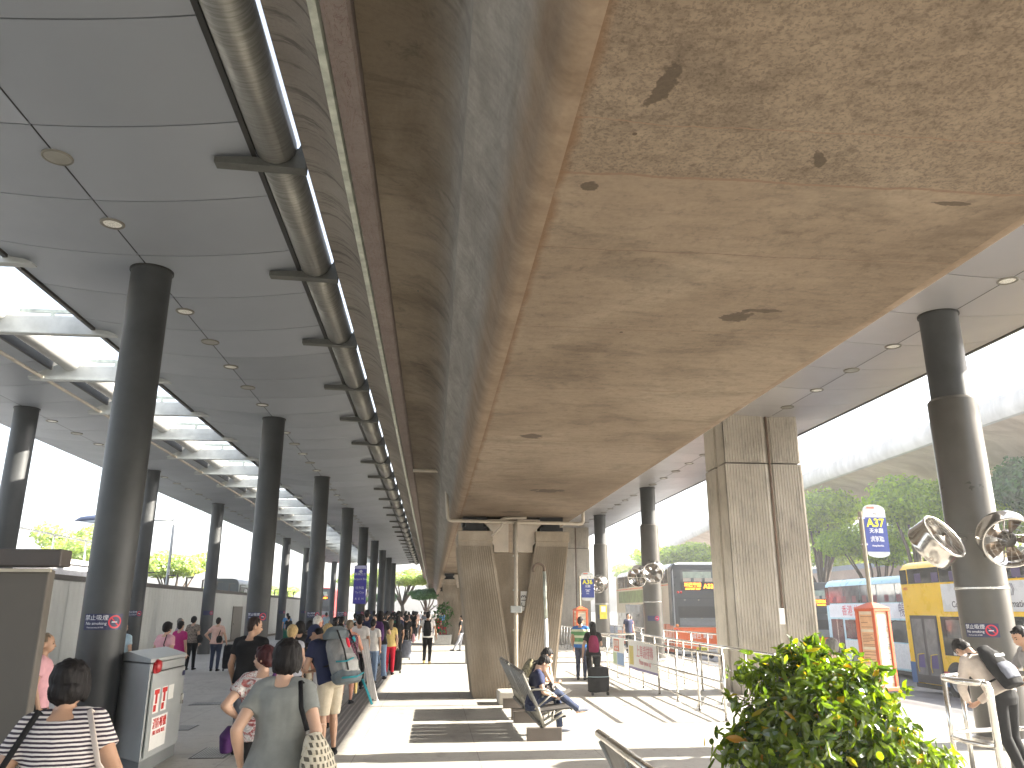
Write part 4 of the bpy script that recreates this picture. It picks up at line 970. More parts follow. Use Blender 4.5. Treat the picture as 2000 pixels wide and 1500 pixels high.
# ------------------------------------------------------------------ double-decker buses
M_glass = mat('dark bus glass', (.012, .014, .016), .08, 0, .3, 1.5, spec=.7); M_glass2 = mat('dark glass painted reflections', (.10, .11, .115), .08, 0, .9, 1.1, spec=.9)  # second glass: reflections imitated by light and dark patches in its colour
M_tyre = mat('tyre', (.02, .02, .02), .8, 0, .1); M_hub = mat('wheel hub', (.35, .35, .34), .4, .6)
M_led = mat('amber matrix letters', (.9, .25, .02), .5, 0, 0, emit=(1, .22, .01), es=1.6)
def bus(x, y, z, label, base, skirt=None, roof=None, L_=11.5, ln=None):
    t = thing('double_decker_bus', label, 'bus', (x, y, z), 0, None)
    w_ = 2.5; g = MB(); 
    prof = [(0, .32), (w_, .32), (w_, 3.9), (w_-.04, 4.1), (w_-.18, 4.26), (w_-.45, 4.34), (.45, 4.34), (.18, 4.26), (.04, 4.1), (0, 3.9)]
    g.extr(prof, 0, L_); autosmooth(g.build('body', base, t, bevel=.05), 45)
    for yy in (2.4, L_-2.55):
        for sx in (0, 1):
            g = MB(); g.T = Matrix.Translation((-.006 if sx == 0 else w_+.006, yy, .52)) @ Matrix.Rotation(PI/2, 4, 'Y')
            g.lathe([(0, -.0), (.60, -.0), (.60, .02), (0, .02)], 28); g.build('wheel_arch', M_black, t)
            g = MB(); s_ = 1 if sx == 0 else -1; g.T = Matrix.Translation((-.02 if sx == 0 else w_+.02, yy, .50)) @ Matrix.Rotation(PI/2, 4, 'Y')
            g.lathe([(0, .24), (.30, .24), (.48, .22), (.50, .15), (.50, .05), (.46, -.02), (.30, -.02)] if s_ > 0 else [(0, -.24), (.30, -.24), (.48, -.22), (.50, -.15), (.50, -.05), (.46, .02), (.30, .02)], 24); wh = g.build('wheel', M_tyre, t, smooth=True)
            g = MB(); g.T = Matrix.Translation((-.05 if sx == 0 else w_+.05, yy, .50)) @ Matrix.Rotation(PI/2, 4, 'Y'); g.lathe([(0, -.01), (.1, -.02), (.12, .02), (.28, .03), (.30, 0)], 20); g.build('rim', M_hub, wh)
    g = MB(); g.box(.1, w_-.1, .05, L_-.05, .18, .315); g.build('chassis', M_black, t)
    return t
def sidep(t, nm, m, y0, y1, z0, z1, d=.004, th=.004, par=None, bev=0):
    g = MB(); g.box(-d-th, -d, y0, y1, z0, z1); return g.build(nm, m, par or t, bevel=bev)
def rearp(t, nm, m, x0, x1, z0, z1, d=.004, th=.004, par=None):
    g = MB(); g.box(x0, x1, -d-th, -d, z0, z1); return g.build(nm, m, par or t)
def windows(t, y0, y1, z0, z1, n, m=None):
    for i in range(n):
        a = y0+(y1-y0)*i/n+.03; b = y0+(y1-y0)*(i+1)/n-.03
        w1 = sidep(t, 'window', m or M_glass2, a, b, z0, z1, .008, .004)
        sidep(t, 'window_seal', M_black, a-.02, b+.02, z0-.02, z1+.02, .004, .003, w1)
def seats(t, y0, y1, z, n, m):      # heads of seats glimpsed through the upper windows are printed by depth, not paint
    for i in range(n):
        yy = y0+(y1-y0)*(i+.5)/n
        w1 = sidep(t, 'seat_back', m, yy-.2, yy+.16, z, z+.30, .0125, .002)
def sidetext(t, s, size, m, y, z, **k): return text(s, size, m, t, (-.016, y, z), (PI/2, 0, -PI/2), **k)
def rear(t, dark, lowcol, led, w_=2.5):
    rearp(t, 'rear_panel', dark, .10, w_-.10, 1.45, 4.22, .05, .012)
    rw_ = rearp(t, 'rear_window', M_glass2, .42, w_-.42, 3.45, 3.98, .064)
    rearp(t, 'view_through', mat('pale view through the bus', (.30, .36, .30), .4, 0, .4, 3), .55, w_-.6, 3.62, 3.90, .069, .002, rw_)
    for i in range(3): rearp(t, 'seat_back', mat('seat fabric tops', (.42, .36, .30), .7), .55+i*.52, .92+i*.52, 3.46, 3.62, .072, .002, rw_)
    rearp(t, 'route_display', M_black, .42, w_-.30, 3.06, 3.42, .064)
    text(led[0], .20, M_led, t, (1.0, -.072, 3.30), bold=.004); text(led[1], .28, M_led, t, (1.75, -.072, 3.24), bold=.006); text(led[2], .12, M_led, t, (1.0, -.072, 3.13), bold=.003)
    rearp(t, 'panel_seam', M_black, .2, w_-.2, 2.70, 2.715, .063, .002)
    rearp(t, 'engine_band', M_black, .25, w_-.25, 1.88, 2.35, .064)
    for k in range(7): rearp(t, 'louvre', mat('grey louvre', (.26, .28, .29), .5, .3), .3, w_-.3, 1.47+k*.052, 1.50+k*.052, .064, .01)
    rearp(t, 'rear_apron', lowcol, .0, w_, .48, 1.42, .05, .02)
    for sx in (.16, w_-.16):
        for zz, mm in ((1.50, 'amber'), (1.30, 'red'), (1.10, 'amber')):
            g = MB(); g.T = Matrix.Translation((sx, -.072, zz)) @ Matrix.Rotation(PI/2, 4, 'X'); g.lathe([(.075, 0), (.07, .02), (0, .03)], 14); g.build('tail_lamp', mat('red lamp glass', (.5, .01, .01), .2) if mm == 'red' else mat('amber lamp glass', (.7, .2, .01), .2), t, smooth=True)
    for sx in (.28, .42):
        g = MB(); g.T = Matrix.Translation((sx, -.065, 2.98)) @ Matrix.Rotation(PI/2, 4, 'X'); g.lathe([(.06, 0), (0, .03)], 12); g.build('tail_lamp', mat('red lamp glass', (.5, .01, .01), .2), t, smooth=True)
    for sx, zz in ((.55, 2.62), (1.2, 2.62), (.5, 1.80), (1.3, 1.80)): rearp(t, 'latch', M_steel, sx, sx+.08, zz, zz+.03, .066, .006)
    pl = rearp(t, 'licence_plate', M_yel, 1.0, 1.5, .42, .55, .075)
    text('TX 4836', .12, M_black, pl, (1.25, -.082, .485))
    rearp(t, 'bumper', M_grey, .05, w_-.05, .28, .375, .06, .05)
M_oran = mat('orange bus paint', (.75, .13, .02), .3, 0, .05, 2, coat=.3); M_gry = mat('charcoal bus paint', (.05, .056, .064), .35, .3, .06, 2); M_crm = mat('cream bus paint', (.55, .50, .40), .35, 0, .05, 2); M_wht = mat('white bus paint', (.75, .76, .76), .3, 0, .04, 2, coat=.3)
# grey and orange bus, rear towards the viewer
b1 = bus(11.0, 36.9, -.45, 'cream, charcoal and orange double-decker seen from its rear left corner', M_wht)
rear(b1, M_gry, M_oran, ('城巴專線', 'A33', 'AIRPORT EXP'))
g = MB(); g.extr([(-.03, 3.9), (.02, 4.12), (.16, 4.29), (.22, 4.22), (.1, 4.05), (.04, 3.9), (.04, 1.5), (-.03, 1.5)], -.056, .42); g.build('corner_pillar', M_gry, b1)
sidep(b1, 'side_panel', M_crm, .42, 11.4, 2.05, 4.02); sidep(b1, 'side_panel', M_oran, .0, 1.6, .33, 1.56, .004); sidep(b1, 'side_panel', M_oran, 1.6, 11.4, .33, 1.06, .004); sidep(b1, 'side_panel', M_crm, .42, 1.6, 1.57, 2.05)
windows(b1, .5, 11.0, 3.42, 4.02, 6, M_glass); sidep(b1, 'stripe', M_oran, .42, 11.4, 3.31, 3.35, .009)
sidep(b1, 'advert', mat('green advert film', (.17, .24, .10), .5, 0, .5, 2.5), 1.6, 10.8, 2.58, 3.22, .009)
w_ = sidep(b1, 'lower_glass', M_glass, 1.7, 9.2, 1.10, 2.48, .009); sidep(b1, 'door', M_glass2, 8.2, 9.1, .42, 2.5, .014)
sidep(b1, 'label', M_yel, 3.0, 3.9, 1.5, 1.9, .015, .002)
sidep(b1, 'side_panel', M_gry, 1.62, 8.1, .42, 1.08, .0085)
text('城巴 專線', .24, M_white, b1, (1.3, -.074, 1.02)); 
# light blue bus
M_lb = mat('light blue bus paint', (.34, .56, .66), .3, 0, .06, 2, coat=.3); M_lil = mat('pale lilac film', (.66, .67, .72), .4, 0, .12, 1.5)
b2 = bus(20.3, 29.2, -1.12, 'light blue and white double-decker with red side lettering beyond the yellow bus', M_lb)
windows(b2, 0.4, 11.1, 3.2, 3.98, 7, M_glass2); sidep(b2, 'side_panel', M_lil, .3, 11.2, 2.5, 3.14); sidep(b2, 'side_panel', mat('pale paint', (.62, .64, .66), .4), 3.5, 11.2, .42, 1.45, .0045)
sidetext(b2, '香港 旅遊 天地', .52, mat('advert red', (.6, .04, .08), .5), 8.2, 2.80); sidetext(b2, '暢遊香港', .66, mat('grey violet', (.12, .10, .18), .5), 3.6, 2.82); 
windows(b2, 1.0, 9.3, 1.52, 2.4, 5, M_glass); dd = sidep(b2, 'door', mat('maroon glass', (.07, .015, .025), .15), 9.9, 11.1, .42, 2.42, .01); sidep(b2, 'door_post', M_steel, 10.45, 10.52, .42, 2.42, .015, .004, dd); sidep(b2, 'window', mat('maroon glass', (.07, .015, .025), .15), 8.2, 9.7, 1.52, 2.4, .013)
sidep(b2, 'front_glass', M_glass, 11.1, 11.48, 3.1, 3.98, .01)
# yellow bus, side on, front pointing away
M_ylw = mat('yellow bus paint', (.95, .58, .0), .3, 0, .04, 2, coat=.3); M_rd = mat('bus red band', (.55, .01, .04), .4); M_bl = mat('bus blue skirt', (.02, .10, .30), .4)
b3 = bus(16.55, 15.9, -.98, 'bright yellow double-decker with white advert banner at right', M_ylw, L_=11.6)
windows(b3, .4, 11.1, 3.60, 4.06, 6, M_glass); sidep(b3, 'window', M_glass, 11.15, 11.55, 3.58, 4.06, .008)
ad = sidep(b3, 'advert', M_wht, 1.0, 9.3, 2.66, 3.52, .008); 
sidetext(ad, '《公開資料守則》', .36, mat('advert grey lettering', (.22, .22, .24), .5), 7.15, 3.25, bold=.006); sidetext(ad, 'Code on Access to Information', .27, mat('advert black lettering', (.05, .05, .06), .5), 7.1, 2.87, bold=.003)
d1 = sidep(b3, 'door', mat('dark door frame', (.05, .045, .045), .4), 9.75, 11.25, .36, 2.53, .006, .02)
for a in (9.85, 10.58):
    q = sidep(b3, 'door_glass', mat('grey door glass', (.22, .21, .21), .12, 0, .35, 1.5, spec=.8), a, a+.58, .62, 2.42, .027, .004, d1)
    sidep(b3, 'seat_back', mat('violet seat', (.10, .07, .22), .6), a+.1, a+.45, .85, 1.28, .032, .001, d1)
    g = MB(); g.tube([(-.05, a+.08, 1.30), (-.05, a+.42, 1.26), (-.05, a+.50, .9), (-.05, a+.46, .7)], .014, 6); g.build('handrail', mat('yellow handrail', (.75, .55, .05), .4), d1, smooth=True)
w1 = sidep(b3, 'window', M_glass, 7.2, 9.55, 1.30, 2.50, .008); sidep(b3, 'inner_pane', M_glass2, 7.4, 9.3, 1.85, 2.4, .013, .002, w1)
text('www.citybus.com.hk', .16, M_led, w1, (-.016, 8.3, 1.68), (PI/2, 0, -PI/2)); text('路線資料 Route Information', .12, M_led, w1, (-.016, 8.2, 1.52), (PI/2, 0, -PI/2))
sidep(w1, 'paper_notice', M_paper, 7.4, 9.1, 1.32, 1.44, .014, .002, w1)
windows(b3, .5, 7.0, 1.3, 2.5, 4, M_glass)
for a, b in ((0, 1.75), (3.05, 8.4), (9.70-.0, 9.74)):
    sidep(b3, 'side_band', M_rd, a, b, .62, .78, .005); sidep(b3, 'skirt', M_bl, a, b, .33, .62, .005)
sidep(b3, 'side_band', M_rd, 9.3, 9.74, .55, .80, .0055); sidep(b3, 'skirt', M_bl, 9.3, 9.74, .33, .55, .0055); sidep(b3, 'skirt', M_bl, 11.27, 11.58, .33, 1.0, .0055)
sidetext(b3, '6805', .13, M_rd, 11.3, 3.42)
g = MB(); g.tube([(.0, 11.55, 2.3), (-.25, 11.8, 2.35), (-.5, 11.9, 2.2)], .02, 6); mr = g.build('mirror_arm', M_black, b3, smooth=True)
g = MB(); g.box(-.62, -.42, 11.82, 11.90, 1.75, 2.2); g.build('mirror', M_black, mr, bevel=.02)
seats(b3, .5, 11, 3.61, 11, mat('purple seat tops', (.09, .06, .14), .7)); seats(b2, .5, 11, 3.22, 11, mat('maroon seat tops', (.16, .05, .06), .7)); seats(b1, .8, 11, 3.43, 10, mat('brown seat tops', (.14, .11, .09), .7))
# dark bus beyond, rear with lit display
b4 = bus(20.3, 43.3, -1.12, 'dark double-decker with amber route display glimpsed right of the ribbed pier', M_gry)
rear(b4, M_gry, M_oran, ('機場快線', 'A43', 'FANLING'))
windows(b4, .4, 11, 3.05, 3.9, 6, M_glass); windows(b4, 1.5, 9, 1.3, 2.0, 4, M_glass)
# buses beyond the hoarding on the left
b5 = bus(-13.6, 92, -.17, 'dark red bus with amber display far away between the left columns', mat('deep red bus paint', (.35, .03, .03), .4))
rear(b5, M_gry, mat('deep red bus paint', (.35, .03, .03), .4), ('城巴機場', 'A21', 'HUNG HOM'))
b6 = bus(-17.8, 66, -.17, 'dark bus whose roof edge with red and white marks shows over the hoarding', M_gry)
windows(b6, .4, 11, 3.05, 3.9, 6, M_glass)
g = MB(); g.box(2.51, 2.53, 0.5, 11, 2.9, 3.7); g.build('side_glass', M_glass, b6); text('香港', .5, M_white, b6, (2.54, 2.4, 3.3), (PI/2, 0, PI/2)); text('CITY FLYER', .4, mat('advert red', (.6, .04, .08), .5), b6, (2.54, 7, 3.3), (PI/2, 0, PI/2))
#PART3
# ------------------------------------------------------------------ people
def vox(g, size, it=2, disp=0, dsc=9, name='body', sq=(1, 1, 1)):
    me = bpy.data.meshes.new('tmp'); me.from_pydata(g.v, [], g.f)
    bm = bmesh.new(); bm.from_mesh(me); bmesh.ops.recalc_face_normals(bm, faces=bm.faces); bm.to_mesh(me); bm.free()
    o = bpy.data.objects.new('tmp', me); SC.collection.objects.link(o)
    r = o.modifiers.new('r', 'REMESH'); r.mode = 'VOXEL'; r.voxel_size = size; r.use_smooth_shade = True
    if it: s = o.modifiers.new('s', 'SMOOTH'); s.iterations = it; s.factor = .5
    out = bpy.data.meshes.new_from_object(o.evaluated_get(bpy.context.evaluated_depsgraph_get()))
    bpy.data.objects.remove(o); bpy.data.meshes.remove(me); out.name = name
    if disp:
        ns = [v.normal.copy() for v in out.vertices]
        for v, n in zip(out.vertices, ns):
            p = v.co; q = Vector((p.x*dsc*sq[0], p.y*dsc*sq[1], p.z*dsc*sq[2])); v.co = p+n*disp*(noise.noise(q)+.5*noise.noise(q*2.1))
    return out
def skin(name, c): return mat(name, c, .5, 0, .06, 8, .05, 120)
SK = [skin('light skin', (.48, .30, .21)), skin('tan skin', (.40, .235, .15)), skin('pink sunburnt skin', (.52, .25, .17)), skin('olive skin', (.34, .20, .13))]
def hair_mat(name, c): 
    t = NT(name); f = t.noise(60, t.map((1, 1, .12)), 4, .6); t.col(t.ramp(f, [(.3, tuple(x*.45 for x in c)), (.7, tuple(min(1, x*1.1) for x in c))])); t.set(rough=.58, spec=.2); t.bump(f, 1.0, .006); return t.m
HB = hair_mat('black hair', (.012, .010, .010)); HM = hair_mat('dark maroon hair', (.05, .012, .014)); HG = hair_mat('grey hair', (.22, .21, .19)); HW = hair_mat('white hair', (.60, .57, .52)); HY = hair_mat('blonde hair', (.50, .36, .17)); HBr = hair_mat('brown grey hair', (.20, .15, .10)); HSP = hair_mat('cropped dark hair', (.035, .022, .018))
M_eye = mat('dark eye', (.02, .015, .012), .2, 0, 0); M_lip = mat('lips', (.32, .12, .10), .5, 0, 0)
def cloth(name, c, var=.1, rough=.85): return mat('cloth '+name, c, rough, 0, var, 14, .25, 26, spec=.2)
def pattern(name, fn):
    t = NT('cloth '+name); t.col(fn(t)); t.set(rough=.85, spec=.2); t.bump(t.noise(26), .25, .004); return t.m
def f_stripe(t):
    x, y, z = t.sep(); wob = t.math('MULTIPLY', t.noise(7), .012)
    f = t.math('FRACT', t.math('DIVIDE', t.math('ADD', z, wob), .0215)); return t.mix(t.math('GREATER_THAN', f, .5), (.62, .58, .56), (.05, .04, .055))
def f_floral(t):
    n1 = t.noise(16, None, 5, .7, 1.2); n2 = t.noise(11, t.map((1, 1, 1), (0, 0, 0), (3, 1, 2)), 5, .7, 1.5)
    b = t.ramp(n1, [(.42, (.60, .56, .54)), (.50, (.30, .30, .29)), (.56, (.62, .58, .56))])
    return t.mix(t.ramp(n2, [(.50, 0), (.56, 1)]), b, t.ramp(n1, [(.4, (.20, .04, .045)), (.6, (.42, .16, .15))]))
def f_dots(t):
    v = t.n("ShaderNodeTexVoronoi"); v.inputs['Scale'].default_value = 46; v.inputs['Randomness'].default_value = .12; t.lk(t.co, v.inputs['Vector'])
    return t.mix(t.math('LESS_THAN', v.outputs['Distance'], .27), (.10, .025, .05), (.55, .45, .47))
def f_camo(t): return t.ramp(t.noise(14, None, 4, .6, 1), [(.38, (.05, .055, .03)), (.46, (.16, .14, .08)), (.55, (.28, .25, .17)), (.62, (.08, .08, .05))])
def f_zebra(t): return t.ramp(t.noise(9, t.map((.7, 1, 3)), 4, .6, 2.5), [(.45, (.05, .045, .04)), (.52, (.28, .23, .19))])
def f_band(t):
    x, y, z = t.sep(); f = t.math('FRACT', t.math('DIVIDE', z, .17)); b = t.math('GREATER_THAN', f, .62)
    c = t.mix(t.math('GREATER_THAN', z, 1.36), (.10, .26, .10), (.03, .14, .42)); c = t.mix(t.math('LESS_THAN', z, 1.02), c, (.03, .14, .42)); return t.mix(t.math('MULTIPLY', b, t.math('LESS_THAN', z, 1.36)), c, (.58, .62, .45))
def f_straw(t):
    x, y, z = t.sep(); a = t.math('FRACT', t.math('MULTIPLY', z, 26)); k = t.math('FLOOR', t.math('MULTIPLY', z, 26))
    b = t.math('FRACT', t.math('ADD', t.math('MULTIPLY', t.math('ADD', x, t.math('MULTIPLY', y, .8)), 22), t.math('MULTIPLY', k, .5)))
    m = t.math('MULTIPLY', t.math('GREATER_THAN', b, .55), t.math('GREATER_THAN', a, .35)); m = t.math('MULTIPLY', m, t.math('GREATER_THAN', z, .72))
    c = t.mix(t.ramp(t.noise(30), [(.3, 0), (.7, 1)]), (.42, .37, .27), (.60, .56, .46)); return t.mix(m, c, (.10, .09, .07))
C_ = {k: cloth(k, v) for k, v in dict(grey=(.20, .21, .20), black=(.012, .012, .013), navy=(.02, .025, .06), white=(.66, .64, .62), beige=(.48, .42, .32), jeans=(.16, .22, .32), dkjeans=(.03, .04, .075), pink=(.60, .33, .36), magenta=(.40, .03, .16), ltblue=(.38, .50, .56), ltgrey=(.35, .36, .40),
      peach=(.60, .40, .34), yellow=(.60, .46, .18), red=(.50, .02, .04), green=(.03, .16, .10), coral=(.50, .16, .14), teal=(.03, .22, .26), cream=(.52, .45, .40), slate=(.13, .14, .17), heather=(.27, .27, .28), maroon=(.20, .012, .06), blue=(.08, .25, .50), dkpurple=(.06, .02, .09)).items()}
PT = {'stripe': pattern('striped jersey', f_stripe), 'floral': pattern('floral print', f_floral), 'dots': pattern('dotted dress', f_dots), 'camo': pattern('camouflage', f_camo), 'zebra': pattern('dark wavy print', f_zebra), 'band': pattern('banded polo', f_band), 'straw': pattern('woven straw', f_straw)}
def cl_(k): return PT.get(k) or C_[k]
class P: pass
def hand(g, w, d, side, curl=.5, s=1.0, pn=None):
    """palm, four separate fingers and a side thumb. w wrist, d along the palm, side towards the thumb"""
    d = Vector(d).normalized(); side = Vector(side); side = (side-d*side.dot(d)).normalized(); n = d.cross(side) if pn is None else Vector(pn)
    w = Vector(w); r = .0085*s
    g.tube([w-d*.02, w+d*.02, w+d*.055*s, w+d*.088*s], [(.027*s, .019*s), (.032*s, .016*s), (.041*s, .015*s), (.038*s, .011*s)], 10, hint=side)
    for i, (o_, ln) in enumerate(((.030, .070), (.010, .078), (-.010, .073), (-.029, .058))):
        p = w+d*.080*s+side*o_*s; a = 0; q = [p]
        for k, f in enumerate((.45, .32, .23)):
            a += curl*(.55, .9, .6)[k]; q.append(q[-1]+(d*math.cos(a)+n*math.sin(a)+side*o_*.6)*ln*f*s)
        g.tube(q, [r*1.05, r, r*.92, r*.72], 7)
    t0 = w+d*.025*s+side*.028*s
    g.tube([t0, t0+(d*.6+side*.75+n*.25)*.035*s, t0+(d*.9+side*.55+n*.5)*.068*s, t0+(d*1.05+side*.35+n*.7)*.088*s], [r*1.5, r*1.25, r*1.1, r*.75], 7)
TM_ = [(.84, .150, .110, 0), (.90, .165, .118, -.005), (.98, .158, .110, 0), (1.07, .145, .100, .005), (1.16, .150, .105, .005), (1.27, .170, .115, .0), (1.35, .172, .105, -.008), (1.405, .125, .075, -.012), (1.44, .062, .058, -.01)]
TF_ = [(.84, .158, .115, 0), (.90, .170, .122, -.01), (.98, .155, .112, 0), (1.07, .130, .096, .005), (1.16, .135, .102, .010), (1.26, .150, .118, .015), (1.35, .152, .100, -.005), (1.405, .112, .070, -.012), (1.44, .055, .054, -.01)]
def person(label, x, y, h, yaw=0, sex='m', lean=0, twist=0, head=(0, 0), la=None, ra=None, top=('black', .5), bottom=('trousers', 'black'), hair=('short', None), sk=0, shoes='black', stout=1.0, z=0, v=.013, legs=None, root=(0, 0, 0), fold=.5, group=None, hem=.86, curl=(.5, .5), face=True, side=0):
    p = P(); hair = (hair[0], hair[1] or HB)
    s = h/1.70; t = thing('person', label, 'person', (x, y, z), R(yaw), group, s)
    v = v/s
    rt = Vector(root); TL = Matrix.Translation(rt) @ Matrix.Translation((0, 0, .92)) @ Matrix.Rotation(R(side), 4, 'Y') @ Matrix.Rotation(R(-lean), 4, 'X') @ Matrix.Rotation(R(twist), 4, 'Z') @ Matrix.Translation((0, 0, -.92))
    HT = TL @ Matrix.Translation((0, -.005, 1.46)) @ Matrix.Rotation(R(head[1]), 4, 'Z') @ Matrix.Rotation(R(-head[0]), 4, 'X')
    p.TL, p.HT, p.t, p.s = TL, HT, t, s
    tors = TM_ if sex == 'm' else TF_; sw = .178 if sex == 'm' else .155
    k = stout
    def torso(g, grow, z0, z1, flare=0):
        pts, rs = [], []
        for (zz, rx, ry, yo) in tors:
            if z0-.001 <= zz <= z1+.001:
                e = max(0, (1.0-zz))*flare; pts.append((0, yo, zz)); rs.append((rx*k+grow+e, ry*k+grow+e))
        if pts[0][2] > z0+.005: pts.insert(0, (0, pts[0][1], z0)); rs.insert(0, (rs[0][0]+.002, rs[0][1]+.002))
        g.T = TL; g.tube(pts, rs, 24, hint=(1, 0, 0)); g.T = Matrix.Identity(4)
    def arm(sd, ov):
        S = TL @ Vector((sd*sw, -.01, 1.375))
        if ov is None: E_ = TL @ Vector((sd*(sw+.065*k), -.03, 1.10)); W = TL @ Vector((sd*(sw+.055*k), .05, .87))
        else: E_, W = [(TL @ Vector(q) if len(q) == 3 else Vector(q[:3])) for q in ov[:2]]
        return S, E_, W
    LA = arm(-1, la); RA = arm(1, ra); p.LA, p.RA = LA, RA
    if legs is None: legs = [((-.088, 0, .90), (-.098, .012, .48), (-.10, -.02, .085), (-.15, 1)), ((.088, 0, .90), (.098, .012, .48), (.10, -.02, .085), (.15, 1))]
    LG = [[Vector(q) for q in l[:3]]+[Vector((l[3][0], l[3][1], l[3][2] if len(l[3]) > 2 else 0)).normalized()] for l in legs]
    p.LG = LG
    # --- body, one continuous surface
    g = MB(); torso(g, -.008, .84, 1.44)
    g.T = TL; g.tube([(0, -.015, 1.38), (0, -.008, 1.45), (0, .0, 1.52)], [(.066, .06), (.052, .054), (.05, .055)], 14)
    for sd in (-1, 1): g.tube([(sd*.03, -.012, 1.415), (sd*.10, -.015, 1.405), (sd*sw, -.01, 1.375)], [.05, .05, .052], 12)
    g.T = HT
    g.ell((0, .008, .145), (.074, .094, .098), 20, 14); g.ell((0, .035, .085), (.056, .066, .072), 16, 12); g.ell((0, .066, .045), (.028, .026, .022), 12, 8)
    if face:
        g.tube([(0, .098, .13), (0, .112, .105), (0, .120, .092), (0, .105, .083)], [(.008, .008), (.011, .010), (.016, .011), (.010, .006)], 8)
        g.ell((0, .095, .063), (.022, .012, .009), 10, 6); g.ell((0, .092, .148), (.05, .014, .010), 10, 6)
        for sd in (-1, 1): g.ell((sd*.076, -.002, .108), (.010, .019, .030), 10, 8, Matrix.Rotation(sd*.3, 3, 'Z'))
    g.T = Matrix.Identity(4)
    for sd, (S, E_, W), cu in ((-1, LA, curl[0]), (1, RA, curl[1])):
        g.tube([S, S.lerp(E_, .35), S.lerp(E_, .8), E_], [.050*k, .045*k, .037*k, .036*k], 12); g.tube([E_, E_.lerp(W, .3), E_.lerp(W, .75), W], [.036*k, .037*k, .028, .023], 12); g.ell(E_, (.037*k, .037*k, .037*k), 10, 8)
        d = (W-E_).normalized(); fw = Vector((0, 1, 0)); sdv = fw if abs(d.dot(fw)) < .8 else Vector((0, 0, 1))
        if v < .03: hand(g, W, d, sdv, cu*(1 if sd < 0 else -1), 1.0)
        else: g.tube([W, W+d*.06, W+d*.13], [.025, .04, .02], 8)
    for H_, K_, A_, F_ in LG:
        g.tube([H_, H_.lerp(K_, .3), H_.lerp(K_, .8), K_], [.088*k, .082*k, .058, .052], 14); g.tube([K_, K_.lerp(A_, .3), K_.lerp(A_, .8), A_], [.052, .056, .034, .03], 12); g.ell(K_, (.053,)*3, 10, 8)
        g.tube([A_-F_*.02-Vector((0, 0, .045)), A_+F_*.08-Vector((0, 0, .05)), A_+F_*.15-Vector((0, 0, .055))], [(.03, .03), (.038, .025), (.03, .018)], 8)
    me = vox(g, min(v, .011) if v < .02 else v, 2); link('body', me, t, SK[sk], True)
    # --- face details
    if face and v < .02:
        for sd in (-1, 1):
            g = MB(); g.T = HT; g.ell((sd*.031, .090, .122), (.013, .008, .007), 10, 6); g.build('eye', M_eye, t, smooth=True)
            g = MB(); g.T = HT; g.tube([(sd*.014, .1005, .143), (sd*.032, .099, .149), (sd*.048, .086, .144)], [(.003, .004)]*3, 6); g.build('eyebrow', hair[1], t, smooth=True)
        g = MB(); g.T = HT; g.ell((0, .1035, .062), (.021, .006, .006), 10, 6); g.build('mouth', M_lip, t, smooth=True)
    # --- top
    tk, sl_ = top[0], top[1]; dress = bottom[0] == 'dress'
    if tk:
        g = MB(); torso(g, .020, hem, 1.41, .10 if sex == 'f' else .03)
        if sl_ > 0:
            g.T = TL
            for sd in (-1, 1): g.tube([(sd*.045, -.012, 1.403), (sd*.11, -.014, 1.397), (sd*sw, -.01, 1.378)], [.062, .066, .067], 12)
            g.T = Matrix.Identity(4)
        for S, E_, W in (LA, RA):
            if sl_ > 0:
                g.ell(S, (.063*k,)*3, 12, 10)
                f = min(1, sl_/.5); e = S.lerp(E_, .55*f) if sl_ <= .5 else E_
                g.tube([S, S.lerp(e, .5), e], [.060*k, .060*k, .062*k if sl_ <= .5 else .052*k], 14)
                if sl_ > .5: g.tube([E_, E_.lerp(W, .5), W], [.052*k, .047, .042], 12); g.ell(E_, (.052*k,)*3, 10, 8)
        link('top', vox(g, v, 3, .006*fold*2, 8, 'top', (1, 1, .45)), t, cl_(tk), True)
    # --- bottom
    kind, bm_ = bottom; g = MB()
    hips = [(Vector((0, 0, .985)), (.148*k+.01, .108*k+.012)), (Vector((0, -.005, .90)), (.165*k+.014, .120*k+.014)), (Vector((0, 0, .83)), (.150*k+.012, .110*k+.012))]
    if legs[0][1][2] > .55 or True:
        g.T = Matrix.Translation(rt); g.tube([q[0] for q in hips], [q[1] for q in hips], 20, hint=(1, 0, 0)); g.T = Matrix.Identity(4)
    if kind in ('trousers', 'shorts', 'wide'):
        for H_, K_, A_, F_ in LG:
            if kind == 'shorts': e = H_.lerp(K_, .98); g.tube([H_+(H_-K_)*.05, H_.lerp(K_, .3), e], [.094*k, .098*k, .086], 16)
            else:
                w2 = .062 if kind == 'trousers' else .085
                g.tube([H_+(H_-K_)*.05, H_.lerp(K_, .3), H_.lerp(K_, .8), K_], [.094*k, .092*k, .072, .066], 16); g.ell(K_, (.066,)*3, 10, 8)
                b_ = K_.lerp(A_, 1.02); g.tube([K_, K_.lerp(A_, .35), K_.lerp(A_, .8), b_], [.066, .064, w2*.85, w2*.9], 14)
        link('trousers' if kind != 'shorts' else 'shorts', vox(g, v, 3, .005*fold*2, 9, 'trousers', (1, 1, .5)), t, cl_(bm_), True)
    elif kind in ('dress', 'skirt'):
        g.tube([(0, 0, .93), (0, 0, .80), (0, .0, .65), (0, 0, .50)], [(.178*k, .135*k), (.185*k, .145*k), (.178*k, .145*k), (.165*k, .14*k)], 24, hint=(1, 0, 0))
        link('skirt', vox(g, v, 3, .010*fold, 7, 'skirt', (1.5, 1.5, .2)), t, cl_(bm_), True)
